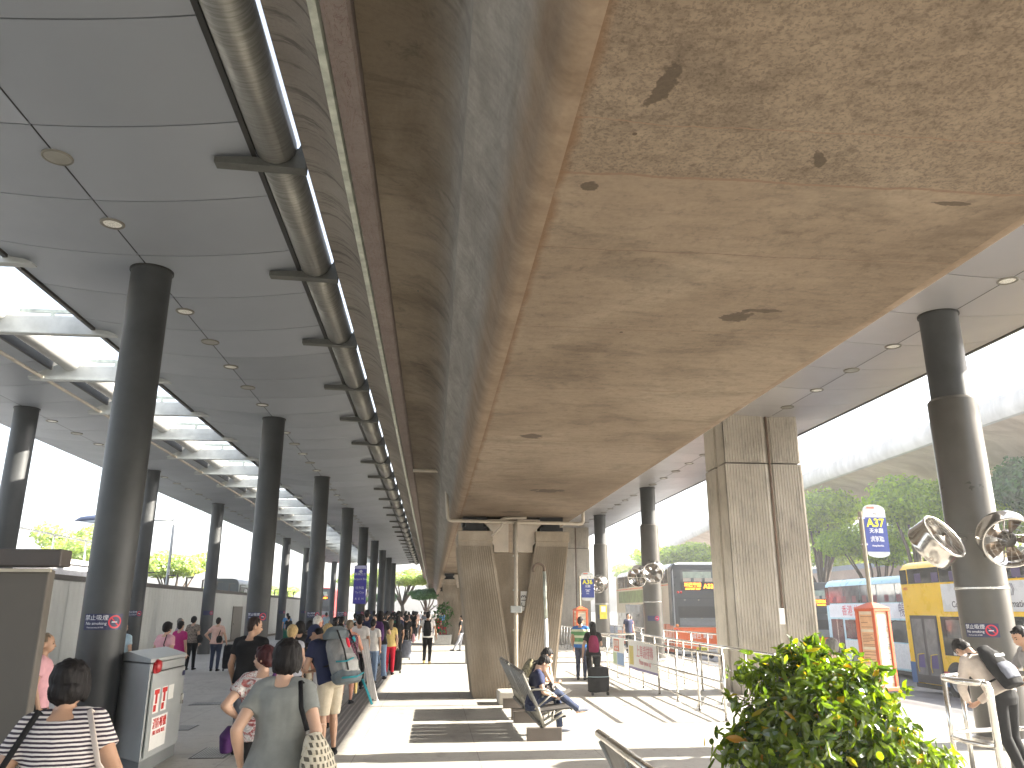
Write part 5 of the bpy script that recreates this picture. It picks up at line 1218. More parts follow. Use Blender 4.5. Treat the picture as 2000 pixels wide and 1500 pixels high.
    # --- shoes
    for H_, K_, A_, F_ in LG:
        g = MB(); dn = (A_-K_).normalized()
        b = A_+dn*.055; 
        g.tube([b-F_*.055, b-F_*.02, b+F_*.06, b+F_*.13, b+F_*.175], [(.030, .028), (.038, .040), (.042, .032), (.042, .024), (.022, .016)], 12)
        g.tube([A_-F_*.01, b-F_*.01], [.037, .038], 10)
        link('shoe', vox(g, max(v*.7, .008), 1), t, cl_(shoes) if isinstance(shoes, str) else shoes, True)
    # --- hair
    st, hm = hair; g = MB(); g.T = HT
    if st == 'short': g.ell((0, -.010, .160), (.082, .100, .097), 18, 12); g.ell((0, -.045, .105), (.070, .058, .075), 14, 10); g.ell((0, .060, .205), (.055, .035, .025), 10, 8)
    elif st == 'crop': g.ell((0, -.006, .158), (.0775, .0965, .094), 18, 12); g.ell((0, -.040, .112), (.068, .056, .070), 14, 10)
    elif st == 'bob': g.ell((0, -.020, .150), (.098, .110, .108), 20, 14); g.ell((0, -.035, .085), (.095, .085, .085), 18, 12); [g.ell((sd*.078, .02, .10), (.025, .045, .075), 10, 8) for sd in (-1, 1)]; g.ell((0, .062, .205), (.065, .04, .035), 10, 8)
    elif st == 'puffy': g.ell((0, -.015, .158), (.096, .108, .108), 20, 14); g.ell((0, -.045, .105), (.082, .07, .075), 14, 10); g.ell((0, .050, .215), (.06, .045, .035), 10, 8)
    elif st == 'long': g.ell((0, -.012, .158), (.088, .105, .100), 18, 12); g.tube([(0, -.045, .16), (0, -.062, .06), (0, -.075, -.04), (0, -.085, -.14)], [(.080, .06), (.085, .05), (.082, .04), (.06, .025)], 14, hint=(1, 0, 0)); g.ell((0, .055, .21), (.055, .035, .025), 10, 8)
    elif st == 'pony': g.ell((0, -.008, .158), (.080, .098, .097), 18, 12); g.ell((0, -.045, .110), (.068, .056, .07), 14, 10); g.tube([(0, -.10, .17), (0, -.135, .12), (0, -.125, .02)], [.024, .028, .012], 8)
    if st == 'cap':
        g.ell((0, -.045, .105), (.072, .056, .065), 14, 10); link('hair', vox(g, .009, 1, .003, 60, 'hair'), t, hm, True)
        g = MB(); g.T = HT; g.ell((0, -.002, .165), (.085, .104, .092), 20, 12); g.hexa([(-.07, .05, .165), (.07, .05, .165), (.055, .175, .150), (-.055, .175, .150)], [(-.07, .05, .185), (.07, .05, .185), (.055, .175, .160), (-.055, .175, .160)])
        link('cap', vox(g, .009, 2), t, cl_('navy'), True)
    else: link('hair', vox(g, .009 if v < .02 else .02, 2, .009, 42, 'hair', (1, 1, .22)), t, hm, True)
    return p
def held(name, label, cat, p, group=None):
    """a thing carried by a person: same frame as the person, but an object of its own"""
    t = thing(name, label, cat, p.t.location, p.t.rotation_euler[2], group, p.s); return t
def backpack(p, label, m, w_=.15, d_=.10, h_=.23, zc=1.20, off=0, m2=None, v=.013, group=None, straps=True, name='backpack'):
    t = held(name, label, 'backpack', p, group); g = MB(); g.T = p.TL; yb = -.125-d_+off
    g.tube([(0, yb, zc-h_), (0, yb-.01, zc-h_*.5), (0, yb, zc), (0, yb+.01, zc+h_*.6), (0, yb+.02, zc+h_)], [(w_*.9, d_*.85), (w_, d_*1.05), (w_, d_), (w_*.88, d_*.85), (w_*.55, d_*.5)], 16, hint=(1, 0, 0))
    link('bag_body', vox(g, v, 3, .010, 7, 'bag'), t, cl_(m) if isinstance(m, str) else m, True)
    g = MB(); g.T = p.TL; g.tube([(0, yb-d_*.75, zc-h_*.75), (0, yb-d_*.9, zc-h_*.35), (0, yb-d_*.8, zc-.0)], [(w_*.7, d_*.4), (w_*.75, d_*.45), (w_*.6, d_*.3)], 14, hint=(1, 0, 0)); link('pocket', vox(g, v, 2, .005, 9), t, cl_(m2 or m) if isinstance(m2 or m, str) else (m2 or m), True)
    if straps:
        for sd in (-1, 1):
            g = MB(); g.T = p.TL; g.tube([(sd*.09, yb+d_*.4, zc+h_*.8), (sd*.10, -.03, 1.455), (sd*.11, .09, 1.38), (sd*.12, .13, 1.22), (sd*.15, .05, 1.08), (sd*.13, yb+.05, 1.04)], [(.022, .008)]*6, 8); g.build('strap', cl_('black'), t, smooth=True)
    return t
def bag(p, label, m, pts, rs, strap=None, v=.012, cat='bag', name='shoulder_bag', sm='black', disp=.008, hint=(1, 0, 0)):
    t = held(name, label, cat, p); g = MB(); g.tube(pts, rs, 16, hint=hint); link('bag_body', vox(g, v, 3, disp, 9, 'bag'), t, cl_(m) if isinstance(m, str) else m, True)
    for sp_ in (strap or []):
        g = MB(); g.tube(sp_, [(.016, .005)]*len(sp_), 8); g.build('strap', cl_(sm), t, smooth=True)
    return t
def suitcase(x, y, label, m, w_=.40, d_=.24, h_=.60, rz=0, strap=None, handle=0.35, soft=.0, tilt=0):
    t = thing('suitcase', label, 'suitcase', (x, y, 0), R(rz), 'suitcases and trolley bags')
    if tilt: t.rotation_euler[0] = R(tilt)
    g = MB(); g.tube([(0, 0, .06), (0, 0, .10), (0, 0, h_*.5), (0, 0, h_*.92), (0, 0, h_)], [(w_*.44, d_*.44), (w_*.5, d_*.5), (w_*.52, d_*.53), (w_*.49, d_*.49), (w_*.38, d_*.38)], 20, hint=(1, 0, 0))
    me = vox(g, .018, 2, .008, 8); link('case_body', me, t, cl_(m) if isinstance(m, str) else m, True)
    for sx in (-1, 1):
        g = MB(); g.T = Matrix.Translation((sx*w_*.36, -d_*.3, .035)) @ Matrix.Rotation(PI/2, 4, 'Y'); g.lathe([(0, -.02), (.035, -.02), (.035, .02), (0, .02)], 14); g.build('wheel', M_black, t)
        if handle: g = MB(); g.tube([(sx*w_*.22, d_*.30, h_*.9), (sx*w_*.22, d_*.30, h_+handle)], .008, 6); g.build('handle_tube', M_steel, t)
    if handle: g = MB(); g.tube([(-w_*.24, d_*.3, h_+handle), (w_*.24, d_*.3, h_+handle)], .014, 8); g.build('handle', M_black, t)
    if strap: g = MB(); g.tube([(math.cos(a)*w_*.54, math.sin(a)*d_*.56, h_*.66) for a in [2*PI*i/16 for i in range(17)]], [(.006, .022)]*17, 8, hint=(0, 0, 1)); g.build('strap', cl_(strap), t, smooth=True)
    return t
Q = 'people waiting in the bus queue'
# ---- near figures
p = person('woman with black bobbed hair in a black and white striped top at bottom left', -1.68, 4.15, 1.47, 4, 'f', lean=6, side=-4, head=(10, -8), top=('stripe', .5), bottom=('trousers', 'black'), hair=('bob', None), sk=1, stout=1.28, v=.010, fold=.6,
           la=((-.30, -.06, 1.12), (-.34, .10, .95)), ra=((.29, -.05, 1.12), (.27, .10, .93)))
bag(p, 'large black shoulder bag on the left side of the striped-top woman', 'black', [(-.34, .02, .98), (-.36, .0, .88), (-.36, .0, .68), (-.35, 0, .6)], [(.05, .12), (.08, .19), (.09, .20), (.06, .16)], [[(-.33, -.02, .98), (-.24, -.12, 1.2), (-.13, -.06, 1.455), (-.14, .08, 1.40), (-.28, .12, 1.0)]])
bag(p, 'cream cloth bag hanging on the right arm of the striped-top woman', 'cream', [(.34, .06, .98), (.36, .05, .86), (.36, .05, .70), (.34, .05, .62)], [(.03, .08), (.06, .15), (.07, .16), (.05, .12)], [[(.34, -.0, .98), (.22, -.135, 1.2), (.12, -.06, 1.455), (.13, .07, 1.40), (.3, .14, 1.0)]], sm='cream')
p = person('woman with black bobbed hair in plain grey T-shirt with straw bag, in front', -.90, 5.25, 1.525, -6, 'f', lean=5, head=(8, 5), top=('grey', .5), bottom=('trousers', 'black'), hair=('bob', None), sk=0, stout=1.12, v=.010, fold=.9, hem=.88,
           la=((-.25, -.14, 1.13), (-.25, .03, .90)), ra=((.265, -.09, 1.13), (.22, .13, 1.10)), curl=(1.2, 1.0))
bag(p, 'woven straw bag with dark diamond pattern on the shoulder of the grey T-shirt woman', 'straw', [(.25, -.08, 1.12), (.28, -.10, 1.02), (.30, -.10, .86), (.30, -.08, .74)], [(.05, .06), (.085, .16), (.13, .22), (.09, .17)], [[(.22, -.13, 1.14), (.17, -.13, 1.28), (.135, -.06, 1.44), (.15, .06, 1.38), (.25, .05, 1.12)]], v=.010, disp=.012, cat='bag', name='straw_bag')
p = person('woman with short maroon hair in floral blouse, left hand on her hip, looking left', -1.43, 7.35, 1.40, 10, 'f', lean=4, head=(0, 62), top=('floral', .5), bottom=('trousers', 'black'), hair=('puffy', HM), sk=0, stout=1.3, v=.011, fold=.8, la=((-.34, -.14, 1.14), (-.20, .02, 1.0)), ra=((.27, -.02, 1.12), (.18, .16, 1.0)), hem=.80)
bag(p, 'purple shoulder bag at the left hip of the floral blouse woman', 'dkpurple', [(-.26, -.0, .93), (-.30, -.0, .84), (-.30, 0, .70)], [(.05, .09), (.075, .15), (.06, .13)], [[(-.26, -.10, .92), (-.08, -.155, 1.15), (.10, -.10, 1.40), (.12, -.02, 1.45)]], sm='dkpurple', name='shoulder_bag')
p = person('man in navy cap and shorts bent over a phone under a huge hiking backpack', -1.25, 10.7, 1.62, 52, 'm', lean=24, head=(30, 12), top=('navy', .5), bottom=('shorts', 'beige'), hair=('cap', None), sk=1, stout=1.12, v=.012, shoes='black', la=((-.26, .12, 1.14), (-.06, .34, 1.18)), ra=((.24, .10, 1.12), (.05, .34, 1.16)))
t = backpack(p, 'huge grey and teal hiking backpack on the man in the navy cap', mat('cloth pack grey', (.20, .20, .195), .8, 0, .25, 9, .3, 30), .215, .14, .31, 1.10, -.0, mat('cloth pack light grey', (.30, .30, .29), .8, 0, .25, 9, .3, 30), .012)
g = MB(); g.T = p.TL; g.tube([(0, -.24, 1.36), (0, -.27, 1.43), (0, -.26, 1.49)], [(.19, .13), (.21, .15), (.14, .09)], 14, hint=(1, 0, 0)); link('lid', vox(g, .012, 2, .012, 9), t, mat('cloth pack slate', (.09, .11, .12), .8, 0, .2, 9, .3, 30), True)
g = MB(); g.T = p.TL; g.tube([(0, -.27, .76), (0, -.28, .82), (0, -.27, .90)], [(.19, .12), (.235, .155), (.23, .15)], 14, hint=(1, 0, 0)); link('base_panel', vox(g, .012, 2, .008, 9), t, mat('cloth pack slate', (.09, .11, .12), .8, 0, .2, 9, .3, 30), True)
for sx in (-.11, .11):
    g = MB(); g.T = p.TL; g.tube([(sx, -.41, 1.42), (sx, -.445, 1.15), (sx, -.43, .88)], [(.016, .006)]*3, 8); g.build('compression_strap', cl_('black'), t, smooth=True)
for q in ([(-.22, -.36, 1.02), (-.12, -.44, .99), (.0, -.46, 1.02)], [(.10, -.46, 1.30), (.17, -.40, 1.26), (.24, -.30, 1.30)], [(-.2, -.38, .80), (.0, -.44, .78), (.2, -.38, .84)], [(.22, -.32, .78), (.26, -.32, .6), (.28, -.32, .44)]):
    g = MB(); g.T = p.TL; g.tube(q, [(.022, .010)]*3, 8); g.build('teal_strap', cl_('teal'), t, smooth=True)
g = MB(); g.T = p.TL; g.ell((-.04, -.475, 1.22), (.03, .012, .07)); g.build('red_tag', cl_('red'), t, smooth=True)
ph = held('phone', 'phone held by the man in the navy cap', 'phone', p); g = MB(); W = (p.LA[2]+p.RA[2])/2; g.T = Matrix.Translation(W+Vector((0, .08, .05))) @ Matrix.Rotation(.6, 4, 'X'); g.box(-.038, .038, -.005, .005, -.075, .075); g.build('case', M_black, ph, bevel=.004)
p = person('man with cropped hair in a plain black T-shirt, standing in profile to the right', -2.30, 10.9, 1.62, -14, 'm', head=(8, -52), top=('black', .5), bottom=('trousers', 'slate'), hair=('crop', HSP), sk=1, stout=1.15, v=.012, ra=((.24, .05, 1.12), (.12, .22, 1.12)))
p = person('blonde woman in a blue-grey top with bare neck, left of the other blonde', -2.14, 13.0, 1.48, 5, 'f', head=(0, -15), top=('ltgrey', .2), bottom=('trousers', 'navy'), hair=('puffy', HY), sk=0, stout=1.1, group=Q)
backpack(p, 'pink and red backpack between the blonde women', 'magenta', .12, .07, .18, 1.22, m2='red')
p = person('blonde woman with bare sunburnt back and white strap', -1.62, 13.1, 1.50, 0, 'f', head=(0, 10), top=('white', 0), bottom=('skirt', 'white'), hair=('bob', HY), sk=2, stout=1.1, group=Q, hem=1.0)
g = MB()
p = person('elderly white-haired man in dark patterned shirt looking right', -2.05, 15.0, 1.61, 0, 'm', head=(5, -40), top=('zebra', .5), bottom=('trousers', 'beige'), hair=('crop', HW), sk=2, group=Q)
p = person('black-haired person just left of the white-haired man', -2.33, 14.9, 1.52, 6, 'f', top=('black', .5), hair=('bob', None), bottom=('trousers', 'black'), group=Q, sk=1)
p = person('woman with short grey-brown hair in a plum dotted sleeveless dress', -1.60, 16.3, 1.53, -4, 'f', head=(0, 8), top=('dots', 0), bottom=('dress', 'dots'), hair=('crop', HBr), sk=2, stout=1.30, group=Q, hem=.80, ra=((.25, .08, 1.13), (.27, .2, 1.02)))
sw_ = held('white_shawl', 'long white shawl hanging from the arm of the woman in dotted dress', 'shawl', p)
g = MB(); nx = 9; nz = 18; vs = []
for j in range(nz+1):
    f = j/nz; 
    for i in range(nx+1):
        u = i/nx-.5; wd = .20-.05*math.sin(f*3)+.02*f; vs.append((.30+.26*f+u*wd, .10+.028*math.sin(u*22+f*2)+.05*f, 1.30-1.22*f-.10*u*f))
g.add(vs, [(j*(nx+1)+i, j*(nx+1)+i+1, (j+1)*(nx+1)+i+1, (j+1)*(nx+1)+i) for j in range(nz) for i in range(nx)])
o = g.build('cloth', cloth('shawl white', (.82, .80, .79)), sw_, smooth=True); md = o.modifiers.new('t', 'SOLIDIFY'); md.thickness = .006
yb_ = held('yellow_bag', 'thin yellow orange bag beside the legs of the woman in dotted dress', 'bag', p); g = MB(); g.tube([(.17, .1, .62), (.18, .1, .5), (.18, .1, .2)], [(.02, .05), (.04, .09), (.03, .08)], 12); link('bag_body', vox(g, .013, 2, .004), yb_, cl_('yellow'), True)
p = person('man in white T-shirt with his back turned, right of the dotted dress', -1.66, 19.2, 1.59, 0, 'm', top=('white', .5), bottom=('trousers', 'black'), group=Q, sk=1, hair=('short', None))
p = person('woman in white blouse with dark ponytail beside the man in white', -1.45, 20.6, 1.50, -10, 'f', top=('white', .5), bottom=('trousers', 'jeans'), group=Q, hair=('pony', None))
p = person('tall person in black T-shirt and wide blue jeans with dark backpack', -1.36, 21.9, 1.69, -8, 'f', top=('black', .5), bottom=('wide', 'jeans'), hair=('long', None), group=Q, sk=1, la=((-.24, .12, 1.15), (-.10, .3, 1.2)), ra=((.24, .1, 1.14), (.1, .3, 1.18)), stout=1.1,
           legs=[((-.088, 0, .90), (-.12, .012, .48), (-.15, -.02, .085), (-.15, 1)), ((.088, 0, .90), (.12, .012, .48), (.15, -.02, .085), (.15, 1))])
backpack(p, 'dark purple backpack on the person in wide jeans', 'dkpurple', .16, .10, .24, 1.20, v=.014)
p = person('tall man in navy shirt rising above the queue', -1.90, 24.3, 1.72, 0, 'm', top=('navy', .5), group=Q, v=.018, sk=1)
p = person('woman with tan face looking back, next to the tall navy man', -1.72, 25.2, 1.58, 150, 'f', top=('pink', .5), group=Q, v=.018, hair=('short', None))
p = person('woman in pink and yellow top and red skirt standing by a black case', -1.16, 23.4, 1.47, -5, 'f', top=('yellow', .5), bottom=('trousers', 'red'), group=Q, v=.016, hair=('long', HBr), stout=1.05)
suitcase(-1.02, 24.0, 'black soft suitcase on the drain strip next to the woman in yellow and red', 'black', .36, .26, .62, 12)
p = person('person with green backpack farther along the queue', -1.25, 29.6, 1.64, 0, 'm', top=('navy', .5), group=Q, v=.02); backpack(p, 'green backpack with yellow patch in the queue', 'green', .17, .1, .26, 1.15, v=.02, straps=False)
suitcase(-.95, 30.4, 'dark grey upright suitcase standing by the person with green backpack', 'slate', .42, .28, .68, 0)
p = person('dark-haired person in black holding a small pink bag, end of the near queue', -.98, 31.5, 1.55, 10, 'f', top=('black', .5), group=Q, v=.02, hair=('bob', None)); bag(p, 'small pink floral bag beside the dark-haired person', 'pink', [(.3, 0, .95), (.32, 0, .8), (.32, 0, .6)], [(.04, .08), (.07, .13), (.05, .1)], v=.02)
for i, (x, y, h, c, hs, lb) in enumerate(((-2.55, 17.6, 1.50, 'black', 'bob', 'short black-haired person behind the blonde women, by the third column'), (-2.15, 18.6, 1.47, 'red', 'short', 'person in red mostly hidden left of the dotted dress'), (-2.0, 22.5, 1.60, 'black', 'short', 'man in black behind the man in white'), (-2.5, 23.2, 1.55, 'heather', 'short', 'person in grey behind the white shirt pair'),
      (-2.3, 26.6, 1.6, 'black', 'bob', 'person in black near the fourth column'), (-1.6, 27.2, 1.62, 'white', 'short', 'person in white behind the tall navy man'), (-2.0, 28.8, 1.58, 'slate', 'short', 'person in slate shirt midway in the queue'), (-1.45, 32.8, 1.6, 'white', 'long', 'long-haired person in white midway in the queue'), (-1.9, 34.5, 1.64, 'black', 'short', 'man in black past the blue sign'),
      (-2.6, 31.0, 1.56, 'peach', 'bob', 'person in peach left of the queue'), (-3.0, 27.0, 1.52, 'magenta', 'bob', 'person in magenta between the front columns'), (-3.1, 33.5, 1.6, 'ltblue', 'short', 'person in light blue between the far columns'),
      (-2.25, 16.6, 1.50, 'black', 'bob', 'dark-haired person in black to the right behind the white-haired man'), (-1.95, 17.9, 1.44, 'coral', 'long', 'long-haired person in coral between the blonde and the dotted dress'), (-2.35, 20.4, 1.55, 'white', 'crop', 'crop-haired person in white in the thick of the queue'), (-1.1, 26.4, 1.55, 'black', 'long', 'long-haired person in black on the drain strip side of the queue'), (-1.35, 28.2, 1.50, 'pink', 'short', 'person in pink ahead of the green backpack'), (-1.75, 30.6, 1.6, 'black', 'bob', 'bobbed person in black left of the green backpack'))):
    person(lb, x, y, h, random.Random(i).uniform(-15, 15), 'f' if i % 2 else 'm', top=(c, .5), bottom=('trousers', ('black', 'dkjeans', 'jeans')[i % 3]), hair=(hs, None), group=Q, v=.02, sk=i % 2, face=False)
# ---- walkway
p = person('young man in white T-shirt walking away with a black backpack', -.15, 27.9, 1.66, -3, 'm', top=('white', .5), bottom=('trousers', 'black'), sk=1, v=.014, shoes='yellow', legs=[((-.088, 0, .90), (-.09, .05, .49), (-.09, -.10, .12), (-.1, 1, -.3)), ((.088, 0, .90), (.085, .06, .48), (.08, .05, .085), (.1, 1))], la=((-.27, -.06, 1.12), (-.30, .04, .88)), ra=((.27, -.02, 1.12), (.29, .10, .88)))
backpack(p, 'black backpack on the young man walking away', 'black', .14, .08, .25, 1.17, v=.014)
person('person in black and white leaning by the tall planter', 1.28, 36.5, 1.50, 70, 'm', top=('black', .5), bottom=('trousers', 'ltgrey'), v=.018, sk=1, legs=[((-.088, 0, .90), (-.09, .1, .50), (-.10, .35, .10), (-.1, 1)), ((.088, 0, .90), (.098, .05, .48), (.10, .1, .085), (.15, 1))])
p = person('person in red pushing a stroller far along the walkway', .30, 46, 1.50, 5, 'f', top=('red', .5), bottom=('trousers', 'black'), v=.02, ra=((.24, .15, 1.12), (.15, .35, 1.02)), la=((-.24, .15, 1.12), (-.15, .35, 1.02)), face=False)
st_ = thing('stroller', 'red stroller pushed along the walkway beside the flyover piers', 'stroller', (.62, 44.2, 0), R(20))
g = MB(); g.tube([(0, 0, .45), (0, .1, .6), (0, .05, .95)], [(.2, .25), (.24, .3), (.2, .2)], 12); link('seat', vox(g, .025, 2), st_, cl_('red'), True)
g = MB(); [g.tube([(sx*.25, .4, .08), (sx*.24, .1, .5), (sx*.22, -.4, 1.0)], .015, 6) for sx in (-1, 1)]; g.tube([(-.22, -.4, 1.0), (.22, -.4, 1.0)], .02, 6); g.build('frame', M_steel, st_)
for sx in (-.25, .25):
    for sy in (.4, -.25): g = MB(); g.T = Matrix.Translation((sx, sy, .1)) @ Matrix.Rotation(PI/2, 4, 'Y'); g.lathe([(0, -.02), (.1, -.02), (.1, .02), (0, .02)], 14); g.build('wheel', M_black, st_)
far = [(-1.55, 68, 1.66, 'coral', 'man in coral walking toward the viewer far down the walkway', 180), (.15, 58, 1.7, 'white', 'person in white far ahead by the flyover piers', 0), (-.6, 62, 1.6, 'slate', 'dark figure far ahead in mid walkway', 0), (.75, 63, 1.62, 'blue', 'person in blue beside the third flyover pier', 0)]
for i, (x, y, h, c, lb, yw) in enumerate(far): person(lb, x, y, h, yw, 'm', top=(c, .5), bottom=('trousers', 'dkjeans'), v=.03, face=False)
proto = {}
def crowd(key, c, b, sx): return person('proto', 0, 0, 1.6, 0, sx, top=(c, .5), bottom=('trousers', b), v=.035, face=False, hair=('bob' if sx == 'f' else 'short', None))
cols = [('white', 'dkjeans', 'm'), ('black', 'black', 'f'), ('ltblue', 'jeans', 'm'), ('peach', 'black', 'f'), ('navy', 'beige', 'm'), ('heather', 'dkjeans', 'f')]
ps = [crowd(i, *c).t for i, c in enumerate(cols)]; rnd = random.Random(21); used = set(); cn = 0
spots = [(-1.1-rnd.random()*2.2, 36+i*1.35) for i in range(22)]+[(rnd.uniform(-2.6, -.2), rnd.uniform(66, 98)) for _ in range(16)]
nm_ = ['white shirt', 'black top', 'light blue shirt', 'peach top', 'navy shirt and beige trousers', 'grey top']
for i, (x, y) in enumerate(spots):
    k = rnd.randrange(6); o = ps[k] if k not in used else copy_tree(ps[k]); used.add(k)
    o.location = (x, y, 0); o.rotation_euler = (0, 0, rnd.uniform(-.6, .6)); s_ = rnd.uniform(.90, 1.0); o.scale = (s_,)*3
    fr = i >= 22
    tag(o, 'tiny person in %s in the crowd %s' % (nm_[k], 'at the walkway end' if fr else 'past the blue sign'), 'person', 'far crowd %s, %s' % ('at the end' if fr else 'past the blue sign', nm_[k]))
for k in range(6):
    if k not in used: ps[k].location = (-1.5, 70+k, 0); tag(ps[k], 'tiny far-off person in %s at the very end of the queue' % nm_[k], 'person')
# ---- left side by the hoarding
L_ = 'people walking beside the hoarding'
person('person with grey hair and pink blouse half hidden behind the dark booth', -4.02, 9.1, 1.47, -70, 'm', top=('pink', .5), bottom=('trousers', 'black'), hair=('crop', HBr), sk=1, v=.013, group=L_)
person('person in pale blue shirt peeping out right of the nearest big column', -5.95, 16.6, 1.49, -10, 'm', top=('ltblue', .5), bottom=('trousers', 'dkjeans'), sk=0, v=.015, group=L_, head=(0, -30))
p = person('woman in pale pink T-shirt with dark shoulder bag seen over the cabinet', -5.0, 16.1, 1.49, -25, 'f', lean=6, top=('pink', .5), bottom=('trousers', 'black'), hair=('puffy', None), v=.014, group=L_, stout=1.25)
bag(p, 'dark shoulder bag of the woman in pale pink T-shirt', 'black', [(.22, -.12, 1.05), (.24, -.13, .95), (.24, -.12, .82)], [(.05, .06), (.08, .12), (.06, .1)], [[(.22, -.12, 1.05), (.12, -.13, 1.25), (.1, -.05, 1.45)]], v=.015)
person('woman in magenta top just right of the woman in pale pink', -5.75, 19.6, 1.47, -20, 'f', top=('magenta', .5), bottom=('trousers', 'black'), hair=('short', None), v=.015, group=L_)
person('grey-haired person whose head shows behind the woman in magenta', -6.95, 23.6, 1.50, -60, 'm', top=('heather', .5), bottom=('trousers', 'black'), hair=('crop', HG), v=.016, group=L_)
p = person('woman in dark wavy-patterned top and black trousers walking by outer column', -7.2, 25.8, 1.53, -10, 'f', top=('zebra', .5), bottom=('trousers', 'black'), hair=('puffy', None), v=.014, group=L_, stout=1.2, legs=[((-.088, 0, .90), (-.09, .03, .49), (-.11, .0, .085), (-.1, 1)), ((.088, 0, .90), (.11, .0, .50), (.17, -.1, .10), (.1, 1))])
bag(p, 'dark bag at the side of the woman in wavy-patterned top', 'black', [(.25, -.05, 1.12), (.3, -.05, 1.0), (.3, -.05, .86)], [(.05, .06), (.09, .14), (.06, .1)], v=.016)
p = person('woman in peach shirt, left hand on hip, carrying a black case', -6.35, 25.3, 1.50, -5, 'f', top=('peach', .5), bottom=('trousers', 'dkjeans'), hair=('short', None), v=.014, group=L_, stout=1.15, la=((-.36, -.08, 1.15), (-.24, .02, .98)), ra=((.28, -.02, 1.10), (.34, .02, .86)))
bag(p, 'black shoulder bag on the back of the woman in peach', 'black', [(.12, -.16, 1.12), (.14, -.18, 1.02), (.14, -.17, .90)], [(.07, .04), (.11, .07), (.08, .05)], [[(.1, -.16, 1.12), (.13, -.1, 1.3), (.12, -.04, 1.45)]], v=.016)
suitcase(-5.95, 25.35, 'dark carried suit case in the right hand of the woman in peach', 'black', .38, .2, .74, 5, handle=0)
p = person('person in blue shirt far off by the hoarding', -7.65, 44.5, 1.58, 20, 'm', top=('blue', .5), bottom=('trousers', 'green'), v=.02, group=L_, face=False)
p = person('person in black top and green skirt next to the one in blue', -7.05, 41.5, 1.46, -20, 'f', top=('black', .5), bottom=('dress', 'green'), v=.02, group=L_, face=False, hem=.95)
person('person in pale blue shirt and navy skirt between third and fourth front columns', -6.2, 49, 1.6, 10, 'f', top=('ltblue', .5), bottom=('dress', 'navy'), v=.02, group=L_, face=False, hem=.95)
# ---- right side
p = person('woman with long black hair, black clothes and maroon backpack, back turned', 3.55, 18.1, 1.46, -6, 'f', top=('black', .5), bottom=('trousers', 'black'), hair=('long', None), sk=0, v=.012, la=((-.25, -.05, 1.12), (-.27, .0, .86)), ra=((.22, .1, 1.14), (.1, .26, 1.1)), stout=1.05)
backpack(p, 'maroon backpack on the long-haired woman', 'maroon', .135, .08, .20, 1.17)
suitcase(3.52, 17.45, 'black trolley bag with a light blue strap beside the long-haired woman', 'black', .46, .30, .56, 8, strap='ltblue', handle=.22)
g = MB(); g.box(3.42, 3.60, 17.2, 17.24, .52, .62); 
p = person('man in green, white and blue banded polo shirt behind the railing', 3.86, 21.3, 1.55, -25, 'm', top=('band', .5), bottom=('trousers', 'dkjeans'), hair=('short', None), sk=1, v=.013, head=(0, -15), stout=1.15)
# seated reader
leg1 = [((-.09, .0, .52), (-.10, .40, .60), (-.10, .44, .13), (0, 1, 0)), ((.09, .0, .50), (.06, .38, .66), (-.05, .72, .40), (-.2, .9, .1))]
p = person('man in navy T-shirt and jeans sitting cross-legged reading a paper on the bench', 1.47, 12.05, 1.52, -90, 'm', lean=10, root=(0, -.0, -.44), head=(34, 8), top=('navy', .5), bottom=('trousers', 'dkjeans'), hair=('short', None), sk=0, v=.011, legs=leg1, shoes='slate', hem=.90,
           la=((-.23, .10, 1.14), (-.10, .32, 1.10)), ra=((.23, .10, 1.14), (.10, .33, 1.10)), curl=(1.2, 1.2), z=-.015)
rd = held('newspaper', 'white folded paper in the hands of the seated reader', 'newspaper', p)
g = MB(); c = (p.LA[2]+p.RA[2])/2; g.T = Matrix.Translation(c+Vector((0, .12, .02))) @ Matrix.Rotation(R(28), 4, 'X')
g.hexa([(-.16, -.14, 0), (0, -.14, -.02), (0, .16, -.02), (-.16, .16, 0)], [(-.16, -.14, .006), (0, -.14, -.014), (0, .16, -.014), (-.16, .16, .006)]); g.hexa([(0.001, -.14, -.02), (.16, -.14, 0), (.16, .16, 0), (0.001, .16, -.02)], [(0.001, -.14, -.014), (.16, -.14, .006), (.16, .16, .006), (0.001, .16, -.014)]); g.build('sheet', M_paper, rd)
t = held('black_bag', 'crumpled black and white plastic bag on the lap of the seated reader', 'bag', p); g = MB(); g.ell((0, .25, .70), (.15, .13, .09)); g.ell((.05, .30, .74), (.09, .08, .07)); link('bag_body', vox(g, .012, 1, .03, 16), t, pattern('black plastic', lambda t: t.ramp(t.noise(12, None, 4, .6, 2), [(.5, (.02, .018, .018)), (.58, (.3, .28, .27))])), True)
p = person('man with hand at his chin seated behind the reader, wearing a black vest', 1.70, 13.9, 1.56, -90, 'm', lean=22, root=(0, -.02, -.44), head=(16, 0), top=('black', .2), bottom=('trousers', 'beige'), hair=('short', None), sk=0, v=.012, hem=.90,
           legs=[((-.09, .0, .50), (-.14, .42, .52), (-.14, .40, .10), (0, 1, 0)), ((.09, .0, .50), (.14, .42, .52), (.14, .40, .10), (0, 1, 0))], la=((-.20, .24, 1.12), (-.06, .36, 1.18)), ra=((.20, .26, 1.16), (.04, .13, 1.44)), curl=(1.0, 1.5))
backpack(p, 'camouflage backpack on the man seated behind the reader', 'camo', .16, .09, .24, 1.17)
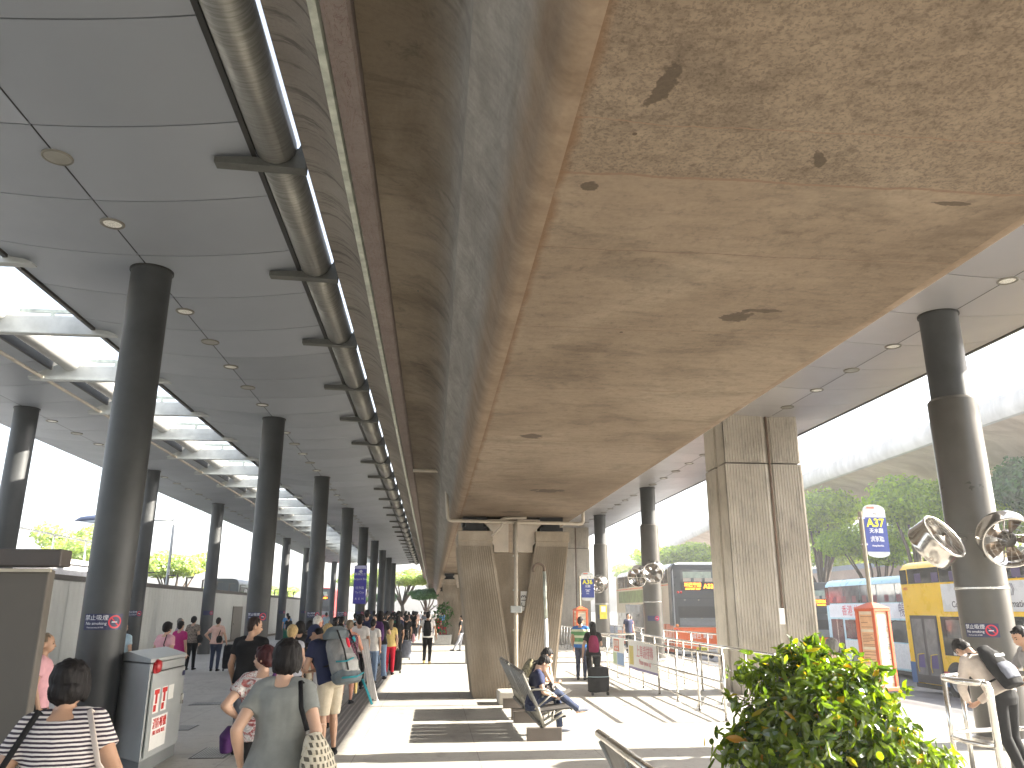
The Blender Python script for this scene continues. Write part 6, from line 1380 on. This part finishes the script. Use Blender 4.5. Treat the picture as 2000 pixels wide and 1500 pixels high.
# young men at the barrier, right edge
p = person('young man in beige shirt with black backpack slumped over the curved barrier', 6.02, 8.38, 1.56, 14, 'm', lean=36, side=-5, head=(30, -10), top=('cream', 1), bottom=('trousers', 'black'), hair=('short', None), sk=0, v=.010, la=((-.24, .22, 1.16), (-.05, .42, 1.12)), ra=((.25, .22, 1.10), (.08, .40, 1.06)), hem=.90,
           legs=[((-.088, 0, .90), (-.095, -.03, .48), (-.10, -.22, .085), (-.15, 1)), ((.088, 0, .90), (.098, .03, .48), (.12, -.10, .085), (.15, 1))])
t = backpack(p, 'black and teal backpack with white marks on the slumped young man', 'black', .16, .09, .26, 1.16, m2='slate', v=.010)
g = MB(); g.T = p.TL
for i in range(3): g.box(-.09+i*.05, -.055+i*.05, -.345, -.342, 1.21, 1.24)
g.build('patch', M_white, t)
p = person('young man in grey T-shirt leaning on folded arms at the right edge, facing left', 7.02, 9.0, 1.55, 80, 'm', lean=18, head=(4, 5), top=('heather', .5), bottom=('trousers', 'dkjeans'), hair=('short', None), sk=1, v=.010, la=((-.21, .30, 1.12), (.02, .46, 1.10)), ra=((.21, .28, 1.12), (.0, .50, 1.12)))
person('grey-haired person hidden behind the round shrub, only the head showing', 5.0, 10.0, 1.36, 10, 'f', top=('white', .5), bottom=('trousers', 'beige'), hair=('puffy', HG), sk=0, v=.014)
person('person in coral top boarding the grey and orange bus', 8.9, 36.5, 1.5, -60, 'f', top=('coral', .5), bottom=('trousers', 'black'), v=.02, face=False)
person('man in dark shirt waiting by the far right columns', 8.3, 34.4, 1.6, 200, 'm', top=('navy', .5), bottom=('trousers', 'black'), v=.02, face=False)

# ------------------------------------------------------------------ added thin volume that imitates veiling glare
if GLARE_VEIL:
    g = MB(); g.box(-60, 90, -40, 330, -2.4, 17.5)
    hz = NT('haze air'); hz.t.nodes.remove(hz.b); pv = hz.n("ShaderNodeVolumePrincipled"); pv.inputs['Color'].default_value = (.95, .95, .95, 1); pv.inputs['Density'].default_value = GLARE_VEIL; pv.inputs['Anisotropy'].default_value = .2
    hz.lk(pv.outputs[0], hz.t.nodes['Material Output'].inputs['Volume'])
    hb = g.build('glare_veil', hz.m); hb['kind'] = 'stuff'
